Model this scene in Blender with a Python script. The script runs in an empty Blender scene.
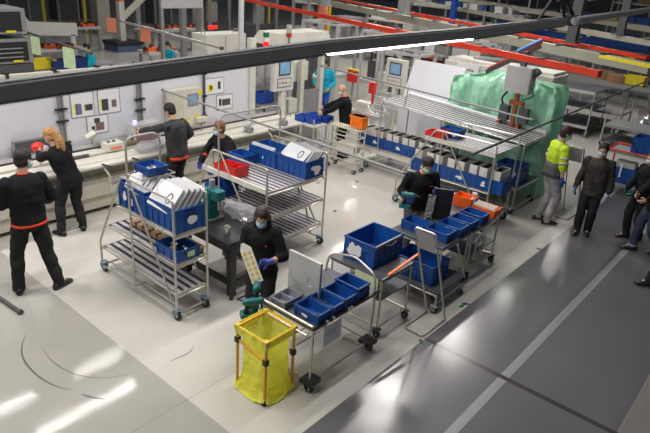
import bpy, math, random
from mathutils import Vector, Matrix, noise
random.seed(7)
col = bpy.context.scene.collection
pi = math.pi

# ------------------------------------------------------------------ camera geometry
R = Matrix(((0.75399522, 0.30509343, -0.5817295), (0.65347536, -0.25833652, 0.71149996), (0.06679199, -0.91661346, -0.39415554)))
F = 582.5047; CH = 4.1
def ray(x, y): return R @ Vector((x - 325, y - 216.5, F))
def PZ(x, y, z=0.0):
    d = ray(x, y); return Vector((0, 0, CH)) + d * ((z - CH) / d.z)
def PX(x, y, X):
    d = ray(x, y); return Vector((0, 0, CH)) + d * (X / d.x)
def PY(x, y, Y):
    d = ray(x, y); return Vector((0, 0, CH)) + d * (Y / d.y)

# ------------------------------------------------------------------ materials
def mat(name, c, rough=0.5, metal=0.0, var=0.08, scale=12.0, bump=0.0, bscale=60.0, emit=None, estr=1.0, alpha=1.0, trans=0.0, spec=0.5):
    m = bpy.data.materials.new(name); m.use_nodes = True
    nt = m.node_tree; b = nt.nodes['Principled BSDF']
    tc = nt.nodes.new('ShaderNodeTexCoord'); n = nt.nodes.new('ShaderNodeTexNoise')
    n.inputs['Scale'].default_value = scale; n.inputs['Detail'].default_value = 3
    nt.links.new(tc.outputs['Object'], n.inputs['Vector'])
    r = nt.nodes.new('ShaderNodeValToRGB'); r.color_ramp.elements[0].position = .3; r.color_ramp.elements[1].position = .7
    r.color_ramp.elements[0].color = (c[0]*(1-var), c[1]*(1-var), c[2]*(1-var), 1)
    r.color_ramp.elements[1].color = (min(1, c[0]*(1+var)), min(1, c[1]*(1+var)), min(1, c[2]*(1+var)), 1)
    nt.links.new(n.outputs['Fac'], r.inputs['Fac']); nt.links.new(r.outputs['Color'], b.inputs['Base Color'])
    b.inputs['Roughness'].default_value = rough; b.inputs['Metallic'].default_value = metal
    b.inputs['Specular IOR Level'].default_value = spec
    b.inputs['Alpha'].default_value = alpha; b.inputs['Transmission Weight'].default_value = trans
    if emit:
        b.inputs['Emission Color'].default_value = (*emit, 1); b.inputs['Emission Strength'].default_value = estr
    if bump:
        n2 = nt.nodes.new('ShaderNodeTexNoise'); n2.inputs['Scale'].default_value = bscale; n2.inputs['Detail'].default_value = 4
        nt.links.new(tc.outputs['Object'], n2.inputs['Vector'])
        bp = nt.nodes.new('ShaderNodeBump'); bp.inputs['Strength'].default_value = bump; bp.inputs['Distance'].default_value = .02
        nt.links.new(n2.outputs['Fac'], bp.inputs['Height']); nt.links.new(bp.outputs['Normal'], b.inputs['Normal'])
    return m
M = {}
def dm(k, *a, **kw): M[k] = mat(k, *a, **kw)
dm('steel', (.56, .53, .48), .35, .6); dm('chrome', (.72, .72, .72), .22, .9); dm('alu', (.62, .60, .62), .35, .75, .1)
dm('slat', (.50, .48, .50), .38, .35, .08); dm('slatdark', (.012, .012, .018), .6); dm('white', (.74, .74, .76), .5)
dm('offwhite', (.62, .60, .54), .5, 0, .05); dm('cream', (.58, .55, .46), .5, 0, .06); dm('black', (.015, .015, .017), .55)
dm('rubber', (.02, .02, .02), .7); dm('blue', (.006, .068, .29), .42, 0, .15, 6); dm('bluedark', (.012, .03, .16), .5)
dm('blueplastic', (.02, .08, .42), .3); dm('red', (.62, .025, .02), .4); dm('orange', (.85, .13, .015), .4, 0, .1)
dm('yellow', (.75, .62, .02), .5); dm('darkyellow', (.72, .36, .02), .4, 0, .1); dm('graybin', (.22, .23, .27), .5)
dm('graydark', (.07, .07, .075), .55); dm('gray', (.25, .25, .25), .55); dm('lightgray', (.45, .45, .45), .5)
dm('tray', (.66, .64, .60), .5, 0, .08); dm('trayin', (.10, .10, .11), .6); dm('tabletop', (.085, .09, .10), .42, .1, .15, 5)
dm('darksteel', (.035, .035, .038), .4, .4, .2, 8); dm('wood', (.42, .27, .13), .6, 0, .25, 20); dm('paper', (.75, .75, .76), .7, 0, .03)
dm('greenpaper', (.48, .60, .36), .7); dm('orangepaper', (.75, .24, .14), .7); dm('palegreen', (.58, .62, .40), .6)
dm('teal', (.005, .12, .13), .4); dm('skin', (.60, .35, .24), .5, 0, .06); dm('mask', (.38, .60, .74), .7); dm('maskgreen', (.28, .62, .52), .7)
dm('maskwhite', (.75, .76, .78), .7); dm('glove', (.05, .07, .35), .45); dm('glovelight', (.10, .25, .50), .45)
dm('cloth', (.009, .009, .011), .9, 0, .2, 9, .2, 14, spec=.25); dm('trousers', (.018, .018, .021), .9, 0, .2, 9, .25, 12, spec=.25)
dm('graytrousers', (.075, .072, .075), .85, 0, .2, 9, .5, 12); dm('palecloth', (.36, .35, .36), .85, 0, .2, 9, .6, 12)
dm('jeans', (.03, .04, .08), .85, 0, .2, 12, .5, 14); dm('suit', (.035, .030, .028), .8, 0, .12, 30, .2, 12); dm('hivis', (.52, .72, .02), .7, 0, .08)
dm('cyan', (.0, .35, .50), .75, 0, .1, 12, .4, 14); dm('shirtred', (.62, .05, .02), .8); dm('graycloth', (.10, .10, .105), .8, 0, .15, 10, .4, 12)
dm('hairdark', (.012, .009, .008), .55, 0, .4, 40, .6, 90); dm('hairbrown', (.035, .016, .010), .5, 0, .4, 40, .6, 90)
dm('hairginger', (.22, .085, .03), .5, 0, .4, 40, .6, 90); dm('hairblond', (.42, .22, .08), .5, 0, .5, 40, .7, 90)
dm('shoe', (.016, .015, .016), .45); dm('shoebrown', (.05, .03, .02), .5); dm('eye', (.02, .012, .01), .3)
dm('beam', (.40, .385, .38), .5, .0); dm('redrail', (.62, .04, .015), .35, 0, .12, 3); dm('girder', (.30, .28, .225), .5, 0, .08, 2)
dm('screen', (.10, .20, .30), .2, 0, .2, 6, emit=(.25, .45, .65), estr=.35); dm('bluelamp', (.1, .1, .6), .3, emit=(.3, .25, 1), estr=3)
dm('led', (.9, .9, .95), .4, emit=(.93, .85, 1.0), estr=7); dm('lampwhite', (.9, .9, .9), .4, emit=(1, .97, .92), estr=8)
dm('redlamp', (.8, .02, .02), .3, emit=(1, .02, .02), estr=.9); dm('casterblue', (.30, .42, .55), .3, .5)
dm('posterpurple', (.16, .14, .34), .6); dm('posterblack', (.05, .05, .06), .6); dm('posterlime', (.6, .7, .1), .6); dm('postermaroon', (.20, .12, .12), .6, 0, .4, 60)
dm('tape', (.004, .03, .20), .6); dm('tapegreen', (.01, .16, .08), .6); dm('cardboard', (.30, .17, .09), .8, 0, .15); dm('farwall', (.10, .10, .10), .8)
dm('sheet', (.50, .50, .49), .35, .15, .12, 3); dm('gold', (.6, .45, .06), .5); dm('brightorange', (.95, .20, .01), .45, 0, .05); dm('bluepipe', (.03, .16, .42), .4); dm('rust', (.30, .08, .02), .5); dm('sheetdark', (.33, .33, .34), .35, .4, .12, 3); dm('olive', (.16, .15, .07), .4, .3); dm('panelwhite', (.66, .66, .71), .55, 0, .03, 2)
dm('plasticlime', (.75, .80, .03), .45, 0, .06, 5, .3, 9); dm('coverwhite', (.60, .61, .64), .48, .1, .08, 3)

def clearplastic(name, c, alpha, bscale):
    m = mat(name, c, .22, 0, .1, 5, 1.0, bscale); [setattr(n.inputs['Distance'], 'default_value', .10) for n in m.node_tree.nodes if n.type == 'BUMP']; b = m.node_tree.nodes['Principled BSDF']; b.inputs['Alpha'].default_value = 1
    nt = m.node_tree; tl = nt.nodes.new('ShaderNodeBsdfTranslucent'); tp = nt.nodes.new('ShaderNodeBsdfTransparent'); m1 = nt.nodes.new('ShaderNodeMixShader'); m2 = nt.nodes.new('ShaderNodeMixShader')
    tl.inputs['Color'].default_value = (*c, 1); m1.inputs[0].default_value = .38; m2.inputs[0].default_value = alpha
    tp.inputs['Color'].default_value = (.5+.5*c[0], .5+.5*c[1], .5+.5*c[2], 1)
    nt.links.new(b.outputs[0], m1.inputs[1]); nt.links.new(tl.outputs[0], m1.inputs[2]); nt.links.new(tp.outputs[0], m2.inputs[1]); nt.links.new(m1.outputs[0], m2.inputs[2])
    nt.links.new(m2.outputs[0], nt.nodes['Material Output'].inputs['Surface'])
    return m
M['limebag'] = clearplastic('limebag', (.98, .95, .12), .82, 6)
M['greenfilm'] = clearplastic('greenfilm', (.50, .86, .66), .96, 3.2)
M['clearfilm'] = clearplastic('clearfilm', (.75, .75, .78), .45, 18)
M['frosted'] = clearplastic('frosted', (.50, .50, .50), .78, 20)
def mixin(m, kind, scale, c2, thr=.5):      # a second colour laid over with a procedural pattern
    nt = m.node_tree; b = nt.nodes['Principled BSDF']; src = b.inputs['Base Color'].links[0].from_socket
    t = nt.nodes.new(kind); t.inputs['Scale'].default_value = scale
    tc = nt.nodes.new('ShaderNodeTexCoord'); nt.links.new(tc.outputs['Object'], t.inputs['Vector'])
    g = nt.nodes.new('ShaderNodeMath'); g.operation = 'GREATER_THAN'; g.inputs[1].default_value = thr
    nt.links.new(t.outputs[0] if kind != 'ShaderNodeTexVoronoi' else t.outputs['Distance'], g.inputs[0])
    mx = nt.nodes.new('ShaderNodeMixRGB'); mx.inputs['Color2'].default_value = (*c2, 1)
    nt.links.new(g.outputs[0], mx.inputs['Fac']); nt.links.new(src, mx.inputs['Color1']); nt.links.new(mx.outputs[0], b.inputs['Base Color'])
# quilted jacket: horizontal stitch lines as bump
def quilt():
    m = mat('quilted', (.020, .020, .023), .6, 0, .2, 9); nt = m.node_tree; b = nt.nodes['Principled BSDF']
    w = nt.nodes.new('ShaderNodeTexWave'); w.bands_direction = 'Z'; w.inputs['Scale'].default_value = 7; w.inputs['Distortion'].default_value = .6
    tc = nt.nodes.new('ShaderNodeTexCoord'); nt.links.new(tc.outputs['Object'], w.inputs['Vector'])
    bp = nt.nodes.new('ShaderNodeBump'); bp.inputs['Strength'].default_value = .25; bp.inputs['Distance'].default_value = .008
    nt.links.new(w.outputs['Fac'], bp.inputs['Height']); nt.links.new(bp.outputs['Normal'], b.inputs['Normal'])
    return m
M['quilted'] = quilt()

# ------------------------------------------------------------------ mesh builder
class MB:
    def __init__(s): s.v = []; s.f = []; s.m = []
    def add(s, vs, fs, mi=0):
        o = len(s.v); s.v += [Vector(v) for v in vs]; s.f += [tuple(i + o for i in f) for f in fs]; s.m += [mi] * len(fs); return s
    def box(s, x0, x1, y0, y1, z0, z1, mi=0, rot=None, piv=None):
        vs = [Vector((x, y, z)) for z in (z0, z1) for y in (y0, y1) for x in (x0, x1)]
        if rot is not None:
            p = Vector(piv) if piv is not None else Vector(((x0+x1)/2, (y0+y1)/2, (z0+z1)/2)); vs = [p + rot @ (v - p) for v in vs]
        return s.add(vs, [(0, 2, 3, 1), (4, 5, 7, 6), (0, 1, 5, 4), (2, 6, 7, 3), (0, 4, 6, 2), (1, 3, 7, 5)], mi)
    def rbox(s, x0, x1, y0, y1, z0, z1, r=.01, mi=0, n=3):      # vertical edges rounded
        pts = []
        for cx, cy, a0 in ((x1-r, y1-r, 0), (x0+r, y1-r, pi/2), (x0+r, y0+r, pi), (x1-r, y0+r, 1.5*pi)):
            for k in range(n+1):
                a = a0 + pi/2*k/n; pts.append((cx + r*math.cos(a), cy + r*math.sin(a)))
        return s.prism(pts, z0, z1, mi)
    def prism(s, pts, z0, z1, mi=0, fn=None):
        n = len(pts); f = fn or (lambda a, b, c: (a, b, c))
        vs = [f(a, b, z0) for a, b in pts] + [f(a, b, z1) for a, b in pts]
        return s.add(vs, [tuple(reversed(range(n))), tuple(range(n, 2*n))] + [(i, (i+1) % n, n+(i+1) % n, n+i) for i in range(n)], mi)
    def bar(s, p0, p1, w, h, mi=0, up=(0, 0, 1)):
        p0 = Vector(p0); p1 = Vector(p1); d = (p1-p0).normalized(); a = d.cross(Vector(up))
        if a.length < 1e-4: a = d.cross(Vector((1, 0, 0)))
        a.normalize(); b = a.cross(d)
        vs = [p + a*i*w/2 + b*j*h/2 for p in (p0, p1) for j in (-1, 1) for i in (-1, 1)]
        return s.add(vs, [(0, 2, 3, 1), (4, 5, 7, 6), (0, 1, 5, 4), (2, 6, 7, 3), (0, 4, 6, 2), (1, 3, 7, 5)], mi)
    def tube(s, pts, r=.014, n=8, mi=0, bend=0.0, closed=False):
        pts = [Vector(p) for p in pts]
        if bend:
            q = [pts[0]]
            for i in range(1, len(pts)-1):
                a, b, c = pts[i-1], pts[i], pts[i+1]; d1 = (a-b); d2 = (c-b); t = min(bend, d1.length*.49, d2.length*.49)
                A = b + d1.normalized()*t; C = b + d2.normalized()*t
                for k in range(5):
                    u = k/4; q.append(A*(1-u)**2 + b*2*u*(1-u) + C*u*u)
            q.append(pts[-1]); pts = q
        rings = []; prev = None
        N = len(pts)
        for i, p in enumerate(pts):
            t = (pts[min(i+1, N-1)] - pts[max(i-1, 0)])
            if closed: t = pts[(i+1) % N] - pts[i-1]
            t.normalize()
            if prev is None: a = t.orthogonal().normalized()
            else:
                a = prev - t*prev.dot(t)
                a = a.normalized() if a.length > 1e-5 else t.orthogonal().normalized()
            prev = a; b = t.cross(a)
            rr = r if not hasattr(r, '__len__') else r[i]
            rings.append([p + (a*math.cos(2*pi*k/n) + b*math.sin(2*pi*k/n))*rr for k in range(n)])
        vs = [v for g in rings for v in g]; fs = []
        for i in range(N-1 + (1 if closed else 0)):
            j = (i+1) % N
            fs += [(i*n+k, i*n+(k+1) % n, j*n+(k+1) % n, j*n+k) for k in range(n)]
        if not closed: fs += [tuple(reversed(range(n))), tuple(range((N-1)*n, N*n))]
        return s.add(vs, fs, mi)
    def cyl(s, p0, p1, r, n=16, mi=0, r1=None): return s.tube([p0, p1], [r, r if r1 is None else r1], n, mi)
    def ell(s, c, rad, M3=None, n=14, k=9, mi=0):
        c = Vector(c); vs = []
        for i in range(1, k):
            th = pi*i/k
            for j in range(n):
                ph = 2*pi*j/n; v = Vector((rad[0]*math.sin(th)*math.cos(ph), rad[1]*math.sin(th)*math.sin(ph), rad[2]*math.cos(th)))
                vs.append(c + (M3 @ v if M3 is not None else v))
        a = Vector((0, 0, rad[2])); vs += [c + (M3 @ a if M3 is not None else a), c - (M3 @ a if M3 is not None else a)]
        fs = [(i*n+j, (i+1)*n+j, (i+1)*n+(j+1) % n, i*n+(j+1) % n) for i in range(k-2) for j in range(n)]
        T = (k-1)*n; fs += [(T, j, (j+1) % n) for j in range(n)] + [(T+1, (k-2)*n+(j+1) % n, (k-2)*n+j) for j in range(n)]
        return s.add(vs, fs, mi)
    def loft(s, secs, n=18, mi=0, p=2.0):     # secs: (centre, right, forward, rx, ry)
        vs = []
        for c, a, b, rx, ry in secs:
            for k in range(n):
                t = 2*pi*k/n; ct, st = math.cos(t), math.sin(t)
                vs.append(Vector(c) + a*rx*math.copysign(abs(ct)**(2/p), ct) + b*ry*math.copysign(abs(st)**(2/p), st))
        N = len(secs); fs = [(i*n+k, i*n+(k+1) % n, (i+1)*n+(k+1) % n, (i+1)*n+k) for i in range(N-1) for k in range(n)]
        return s.add(vs, fs + [tuple(reversed(range(n))), tuple(range((N-1)*n, N*n))], mi)
    def limb(s, p0, p1, r0, r1, n=14, mi=0):
        p0 = Vector(p0); p1 = Vector(p1)
        s.tube([p0, p0.lerp(p1, .33), p0.lerp(p1, .66), p1], [r0, r0*.72+r1*.28+.004, r0*.34+r1*.66+.003, r1], n, mi)
        s.ell(p0, (r0,)*3, None, n, 8, mi); s.ell(p1, (r1,)*3, None, n, 8, mi); return s
    def xf(s, fn): s.v = [Vector(fn(v)) for v in s.v]; return s
    def mesh(s, name, mats, smooth=False):
        me = bpy.data.meshes.new(name); me.from_pydata([tuple(v) for v in s.v], [], s.f); me.update()
        for m in mats: me.materials.append(M[m] if isinstance(m, str) else m)
        for i, p in enumerate(me.polygons):
            p.material_index = s.m[i]
        if smooth: me.shade_smooth()
        return me
    def build(s, name, mats, parent=None, smooth=False, loc=None, auto=False):
        if isinstance(mats, str): mats = [mats]
        o = bpy.data.objects.new(name, s.mesh(name, mats, smooth)); col.objects.link(o)
        if auto:
            try: o.data.shade_smooth(); o.data.set_sharp_from_angle(angle=math.radians(40))
            except Exception: pass
        if parent: o.parent = parent
        if loc is not None: o.location = loc
        return o
def fuse(mb, name, m, parent, voxel=.010, it=4, wr=0.0, ws=9.0):
    o = bpy.data.objects.new('tmp', mb.mesh('tmp', [])); col.objects.link(o)
    r = o.modifiers.new('r', 'REMESH'); r.mode = 'VOXEL'; r.voxel_size = voxel
    sm = o.modifiers.new('s', 'SMOOTH'); sm.factor = .5; sm.iterations = it
    dg = bpy.context.evaluated_depsgraph_get(); dg.update()
    me = bpy.data.meshes.new_from_object(o.evaluated_get(dg)); bpy.data.objects.remove(o)
    if wr:
        ns = [v.normal.copy() for v in me.vertices]
        for v, nn in zip(me.vertices, ns):
            v.co += nn * (wr * noise.noise(Vector((v.co.x*ws, v.co.y*ws, v.co.z*ws*1.2))) + wr*.6*noise.noise(v.co*ws*2.6))
    me.name = name; me.materials.clear(); me.materials.append(M[m]); me.shade_smooth()
    q = bpy.data.objects.new(name, me); col.objects.link(q); q.parent = parent; return q

def tag(o, label=None, cat=None, group=None, kind=None):
    if label: o['label'] = label
    if cat: o['category'] = cat
    if group: o['group'] = group
    if kind: o['kind'] = kind
    return o
def empty(name, loc, label, cat, group=None, rz=0):
    o = bpy.data.objects.new(name, None); col.objects.link(o); o.location = loc; o.rotation_euler = (0, 0, rz); o.empty_display_size = .1
    return tag(o, label, cat, group)
def copy_tree(o, parent=None):
    c = o.copy(); col.objects.link(c); c.parent = parent
    for ch in list(o.children): copy_tree(ch, c)
    return c
def again(o, loc, label, rz=None):
    c = copy_tree(o); c.location = loc; c['label'] = label
    if rz is not None: c.rotation_euler = (0, 0, rz)
    return c
def rotm(rx=0, ry=0, rz=0):
    return Matrix.Rotation(rz, 3, 'Z') @ Matrix.Rotation(ry, 3, 'Y') @ Matrix.Rotation(rx, 3, 'X')
D = math.radians

# ------------------------------------------------------------------ SETTING
def floor_mat():
    m = bpy.data.materials.new('floor'); m.use_nodes = True; nt = m.node_tree; b = nt.nodes['Principled BSDF']
    tc = nt.nodes.new('ShaderNodeTexCoord'); sp = nt.nodes.new('ShaderNodeSeparateXYZ'); nt.links.new(tc.outputs['Object'], sp.inputs[0])
    X, Y = sp.outputs[0], sp.outputs[1]
    def op(k, a, c):
        n = nt.nodes.new('ShaderNodeMath'); n.operation = k
        for i, q in enumerate((a, c)):
            if q is None: continue
            if isinstance(q, (int, float)): n.inputs[i].default_value = q
            else: nt.links.new(q, n.inputs[i])
        return n.outputs[0]
    def band(v, a, c): return op('MULTIPLY', op('GREATER_THAN', v, a), op('LESS_THAN', v, c))
    def noi(s, d=4, r=.6, vec=None):
        n = nt.nodes.new('ShaderNodeTexNoise'); n.inputs['Scale'].default_value = s; n.inputs['Detail'].default_value = d; n.inputs['Roughness'].default_value = r
        nt.links.new(vec or tc.outputs['Object'], n.inputs['Vector']); return n.outputs['Fac']
    def mix(f, a, c):
        n = nt.nodes.new('ShaderNodeMixRGB')
        for i, q in ((0, f), (1, a), (2, c)):
            if isinstance(q, tuple): n.inputs[i].default_value = (*q, 1)
            elif isinstance(q, (int, float)): n.inputs[i].default_value = q
            else: nt.links.new(q, n.inputs[i])
        return n.outputs[0]
    n1 = noi(.9); n2 = noi(9, 5, .7)
    light = mix(n1, (.47, .45, .41), (.56, .54, .50))
    grey = mix(n1, (.30, .29, .265), (.37, .36, .33))
    aisle = mix(n1, (.105, .102, .112), (.135, .132, .142))
    c = mix(op('LESS_THAN', Y, 2.8), light, grey)
    inA = op('GREATER_THAN', X, -2.77)
    c = mix(inA, c, aisle)
    c = mix(band(X, -1.79, -1.69), c, (.30, .30, .30))
    c = mix(op('GREATER_THAN', X, -.535), c, (.24, .22, .21))
    c = mix(op('MULTIPLY', inA, band(Y, 5.46, 5.53)), c, (.05, .045, .045))
    # fine joints between the cast slabs
    jx = op('LESS_THAN', op('ABSOLUTE', op('SUBTRACT', op('MODULO', op('ADD', X, 60.0), 3.4), 1.7), None), .006)
    c = mix(op('MULTIPLY', jx, .35), c, (.15, .14, .13))
    sc = op('MULTIPLY', op('GREATER_THAN', n2, .64), .25); c = mix(sc, c, (.22, .2, .18))
    nt.links.new(c, b.inputs['Base Color'])
    rr = nt.nodes.new('ShaderNodeMapRange'); rr.inputs[1].default_value = .3; rr.inputs[2].default_value = .7; rr.inputs[3].default_value = .05; rr.inputs[4].default_value = .12
    nt.links.new(noi(1.3), rr.inputs[0])
    ra = op('ADD', rr.outputs[0], op('MULTIPLY', inA, .13)); nt.links.new(ra, b.inputs['Roughness'])
    bp = nt.nodes.new('ShaderNodeBump'); bp.inputs['Strength'].default_value = .06; bp.inputs['Distance'].default_value = .02
    nt.links.new(noi(3.5, 2), bp.inputs['Height']); nt.links.new(bp.outputs['Normal'], b.inputs['Normal'])
    return m
M['floor'] = floor_mat()
tag(MB().box(-60, 12, -4, 75, -.1, 0).build('floor', 'floor'), 'polished concrete factory floor, pale work zone beside a dark grey aisle with a painted line', kind='structure')
tag(MB().box(-60, 12, 75, 75.3, 0, 9).build('wall_back', 'farwall'), kind='structure')
tag(MB().box(-60.3, -60, -4, 75, 0, 9).build('wall_left', 'farwall'), kind='structure')

# partition of white panels along the line, X = -9.5
w = MB()
for k in range(-1, 4):
    y0 = 4.47 + 1.4817*(k-1); y1 = y0 + 1.4817
    if k == 3: y1 = 8.75
    w.box(-9.53, -9.49, y0+.035, min(y1, 8.75)-.035, .75, 2.2)
w.box(-9.53, -9.49, .5, 1.47, .75, 2.2)
w.box(-9.52, -9.50, .5, 8.7, .05, .75, 1)
tag(w.build('wall_partition', ['panelwhite', 'gray']), 'white panel partition behind the assembly bench', kind='structure')
w = MB(); w.box(-9.55, -9.47, .5, 8.75, 2.2, 2.25)
for k in range(9): w.box(-9.57, -9.44, 2.2+.74*k, 2.24+.74*k, 2.15, 2.29, 1)
tag(w.build('trim_1', ['cream', 'black']), kind='structure')
def rackpost(y, label, h=2.25):
    t = empty('profile_post', (-9.47, y, 0), label, 'post', 'slotted posts of the panel partition')
    p = MB(); p.box(-.02, .03, -.045, -.028, .8, h).box(-.02, .03, .028, .045, .8, h).box(-.02, 0, -.03, .03, .8, h, 0)
    for k in range(12): p.box(0, .012, -.03, .03, .85+k*.115, .885+k*.115, 0)
    p.build('upright', ['gray'], t)
    for z in (1.05, 1.42, 1.62, 2.0):
        if z < h: MB().box(-.01, .05, -.10, .10, z, z+.025).build('clamp', ['black'], t)
    return t
rackpost(4.47, 'slotted grey post in the white partition behind the blonde worker')
rackpost(5.95, 'slotted grey post in the white partition left of the quilted jacket')
for y, l in ((7.43, 'thin dark panel joint post right of the beige control box'),):
    t = empty('joint_post', (-9.47, y, 0), l, 'post'); MB().box(-.01, .02, -.02, .02, .9, 2.2).build('bar', ['graydark'], t)
    for z in (1.1, 1.5, 1.95): MB().box(0, .05, -.04, .04, z, z+.04).build('clamp', ['black'], t)
tag(MB().box(-9.56, -9.44, 8.66, 8.82, 0, 2.6).build('end_post', 'offwhite'), 'broad cream end post where the white partition stops', 'post')
tag(MB().rbox(-9.66, -9.59, 8.50, 8.60, 0, 4.4).build('tall_post', 'coverwhite'), 'tall pale blue-grey perforated post rising above the black light beam', 'post')

# posters
def poster(name, q, label, items, title=True):
    y0, y1, z0, z1 = q
    t = empty(name, (-9.485, (y0+y1)/2, z0), label, 'poster', None); cy = (y0+y1)/2
    a = MB().box(0, .004, y0-cy, y1-cy, 0, z1-z0, 1); a.box(.004, .006, y0-cy+.015, y1-cy-.015, .015, z1-z0-.015, 0); 
    if title: a.box(.006, .0075, y0-cy+.015, y1-cy-.015, (z1-z0)*.80, (z1-z0)*.815, 1)
    a.build('sheet', ['paper', 'gray'], t)
    for (u0, u1, v0, v1, mm) in items:
        W = y1-y0; H = z1-z0
        MB().box(.0065, .009, y0-cy+u0*W, y0-cy+u1*W, v0*H, v1*H).build('picture', [mm], t)
    return t
poster('instruction_poster', (4.645, 5.07, 1.44, 1.97), 'framed work instruction with purple box picture, left of the pair above the bench',
       [(.12, .24, .12, .45, 'posterlime'), (.2, .45, .1, .45, 'posterpurple'), (.6, .92, .2, .40, 'posterblack'), (.55, .62, .2, .4, 'posterlime')])
poster('instruction_poster', (5.14, 5.57, 1.44, 1.97), 'framed work instruction with dark cube picture, right of the pair above the bench',
       [(.10, .18, .15, .5, 'posterlime'), (.16, .45, .12, .5, 'posterblack'), (.6, .82, .2, .45, 'postermaroon')])
poster('instruction_poster', (4.90, 5.31, 1.11, 1.44), 'small framed sheet with maroon part photos hanging below the pair',
       [(.35, .6, .6, .85, 'posterblack'), (.4, .78, .18, .6, 'postermaroon'), (.2, .36, .15, .45, 'posterblack')], False)
poster('instruction_poster', (7.47, 7.97, 1.52, 1.86), 'framed sheet with yellow square, upper one right of the control box',
       [(.15, .35, .2, .6, 'yellow'), (.25, .45, .3, .55, 'posterlime'), (.66, .8, .3, .75, 'posterblack')], False)
poster('instruction_poster', (7.76, 8.20, 1.17, 1.49), 'framed sheet with grey photo strip, lower one right of the control box',
       [(.15, .3, .3, .75, 'posterblack'), (.34, .85, .28, .7, 'graydark')], False)

# ------------------------------------------------------------------ long assembly bench (conveyor line) along the partition
t = empty('assembly_bench', (-9, 5, 0), 'long cream assembly bench running along the white partition', 'workbench')
a = MB()                                     # local: x 0 = -9
a.box(-.42, .30, -4, 4.42, .08, .30, 0); a.box(-.42, .34, -4, 4.42, .30, .62, 0); a.box(-.42, .20, -4, 4.42, .62, .84, 0)
a.box(-.44, .16, -4, 4.42, 0, .08, 2)
for k in range(6): a.box(.34, .347, -3.6+1.4*k, -3.59+1.4*k, .32, .60, 2)
a.box(.34, .35, -4, 4.42, .615, .625, 2)
a.build('body', ['cream', 'white', 'graydark'], t)
a = MB(); a.box(-.38, .48, -4, 4.42, .84, .875, 0); a.box(-.30, -.05, -4, 4.42, .875, .905, 0); a.box(.02, .30, -4, 4.42, .875, .89, 0); a.box(-.04, .01, -4, 4.42, .875, .880, 1)
a.build('worktop', ['offwhite', 'gray'], t)
a = MB(); a.box(-.40, -.34, -4, 4.42, .93, .99, 0); a.box(-.405, -.34, -4, 4.42, .875, .93, 1); a.build('back_rail', ['alu', 'graydark'], t)
for k in range(6): MB().box(.30, .36, -3.0+1.4*k, -2.82+1.4*k, .48, .50).build('door_handle', ['gray'], t)
for k, y in enumerate((-.35, .2, 2.2, 3.4)):
    MB().tube([(.42, y, .80), (.50, y, .78), (.52, y+.04, .70), (.50, y+.05, .45)], .018, 8, 0).tube([(.48, y-.05, .9), (.5, y+.1, .82)], .014, 6, 1).build('clamp_lever', ['cream', 'graydark'], t)
a = MB(); a.box(-.25, -.22, 3.75, 3.78, .9, 1.0)

# things on the bench
t = empty('test_device', (-9.12, 5.15, .905), 'small cream device with red face on the bench under the posters', 'device')
MB().rbox(-.13, .13, -.16, .16, 0, .13, .02).build('housing', ['offwhite'], t); MB().box(.08, .14, -.11, .10, .03, .08).build('face', ['orangepaper'], t)
for y in (-.06, .04): MB().cyl((-.02, y, .13), (-.02, y, .15), .03, 12).build('dial', ['graydark'], t)
t = empty('air_tool', (-9.10, 5.50, .905), 'olive brass air tool beside the small red faced device', 'tool')
MB().tube([(0, -.1, .05), (.02, .08, .06)], .04, 10, 0).build('barrel', ['olive'], t); MB().tube([(0, 0, .06), (-.03, .06, .2)], .02, 8).build('nozzle', ['graydark'], t)
t = empty('desk_scanner', (-9.3, 4.86, .99), 'grey handheld scanner on a bent stand below the small poster', 'scanner')
MB().tube([(0, 0, 0), (0, .02, .08), (.02, -.02, .14)], .014, 8).build('stand', ['gray'], t)
MB().box(-.04, .06, -.09, .09, .13, .21, 0, rotm(.6, .5, 0)).box(-.03, .07, -.07, .07, .20, .215, 1, rotm(.6, .5, 0)).build('head', ['cream', 'graydark'], t)
t = empty('label_printer', (-9.0, 4.46, .89), 'low dark hinge tool lying on the bench right of the blonde worker', 'tool')
MB().box(-.08, .02, -.16, .16, 0, .035).cyl((0, .1, .03), (0, .17, .03), .03, 10).build('body', ['graydark'], t)
t = empty('dark_monitor', (-9.38, 3.95, .99), 'flat grey panel monitor standing behind the two workers at the left edge', 'monitor')
MB().box(-.02, .03, -.36, .28, .0, .26).build('casing', ['gray'], t); MB().box(.03, .034, -.33, .25, .03, .23).build('display', ['graydark'], t)
t = empty('suction_gripper', (-8.98, 3.83, .905), 'red and pale round gripper in front of the blonde worker', 'gripper')
MB().tube([(0, 0, 0), (0, 0, .22)], .025, 8).build('column', ['lightgray'], t)
MB().ell((.0, -.02, .31), (.085, .10, .08)).build('cap', ['red'], t, True); MB().ell((.05, .07, .27), (.06, .06, .07)).build('bulb', ['palecloth'], t, True)
t = empty('steel_terminal', (-9.18, 5.86, .905), 'stainless steel terminal box with purple lamp by the quilted jacket man', 'terminal')
MB().rbox(-.14, .10, -.30, .26, 0, .36, .02).build('case', ['sheet'], t); MB().box(.10, .106, -.26, .22, .04, .30).build('door', ['postermaroon'], t)
MB().cyl((-.02, -.20, .36), (-.02, -.20, .42), .035, 10).build('lamp', ['bluelamp'], t)
t = empty('plastic_bag', (-8.72, 5.62, .89), 'bundle wrapped in clear plastic lying on the bench by the steel box', 'bag')
mb = MB(); mb.ell((0, 0, .08), (.16, .30, .09)).ell((.02, .20, .11), (.12, .15, .08)); fuse(mb, 'film', 'clearfilm', t, .015, 2, .02, 14)
MB().cyl((0, .15, .08), (.0, .34, .08), .05, 12).build('roll', ['white'], t)
t = empty('control_box', (-9.47, 6.78, 0), 'beige wall control box with a small blue screen and yellow stickers', 'control box')
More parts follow.
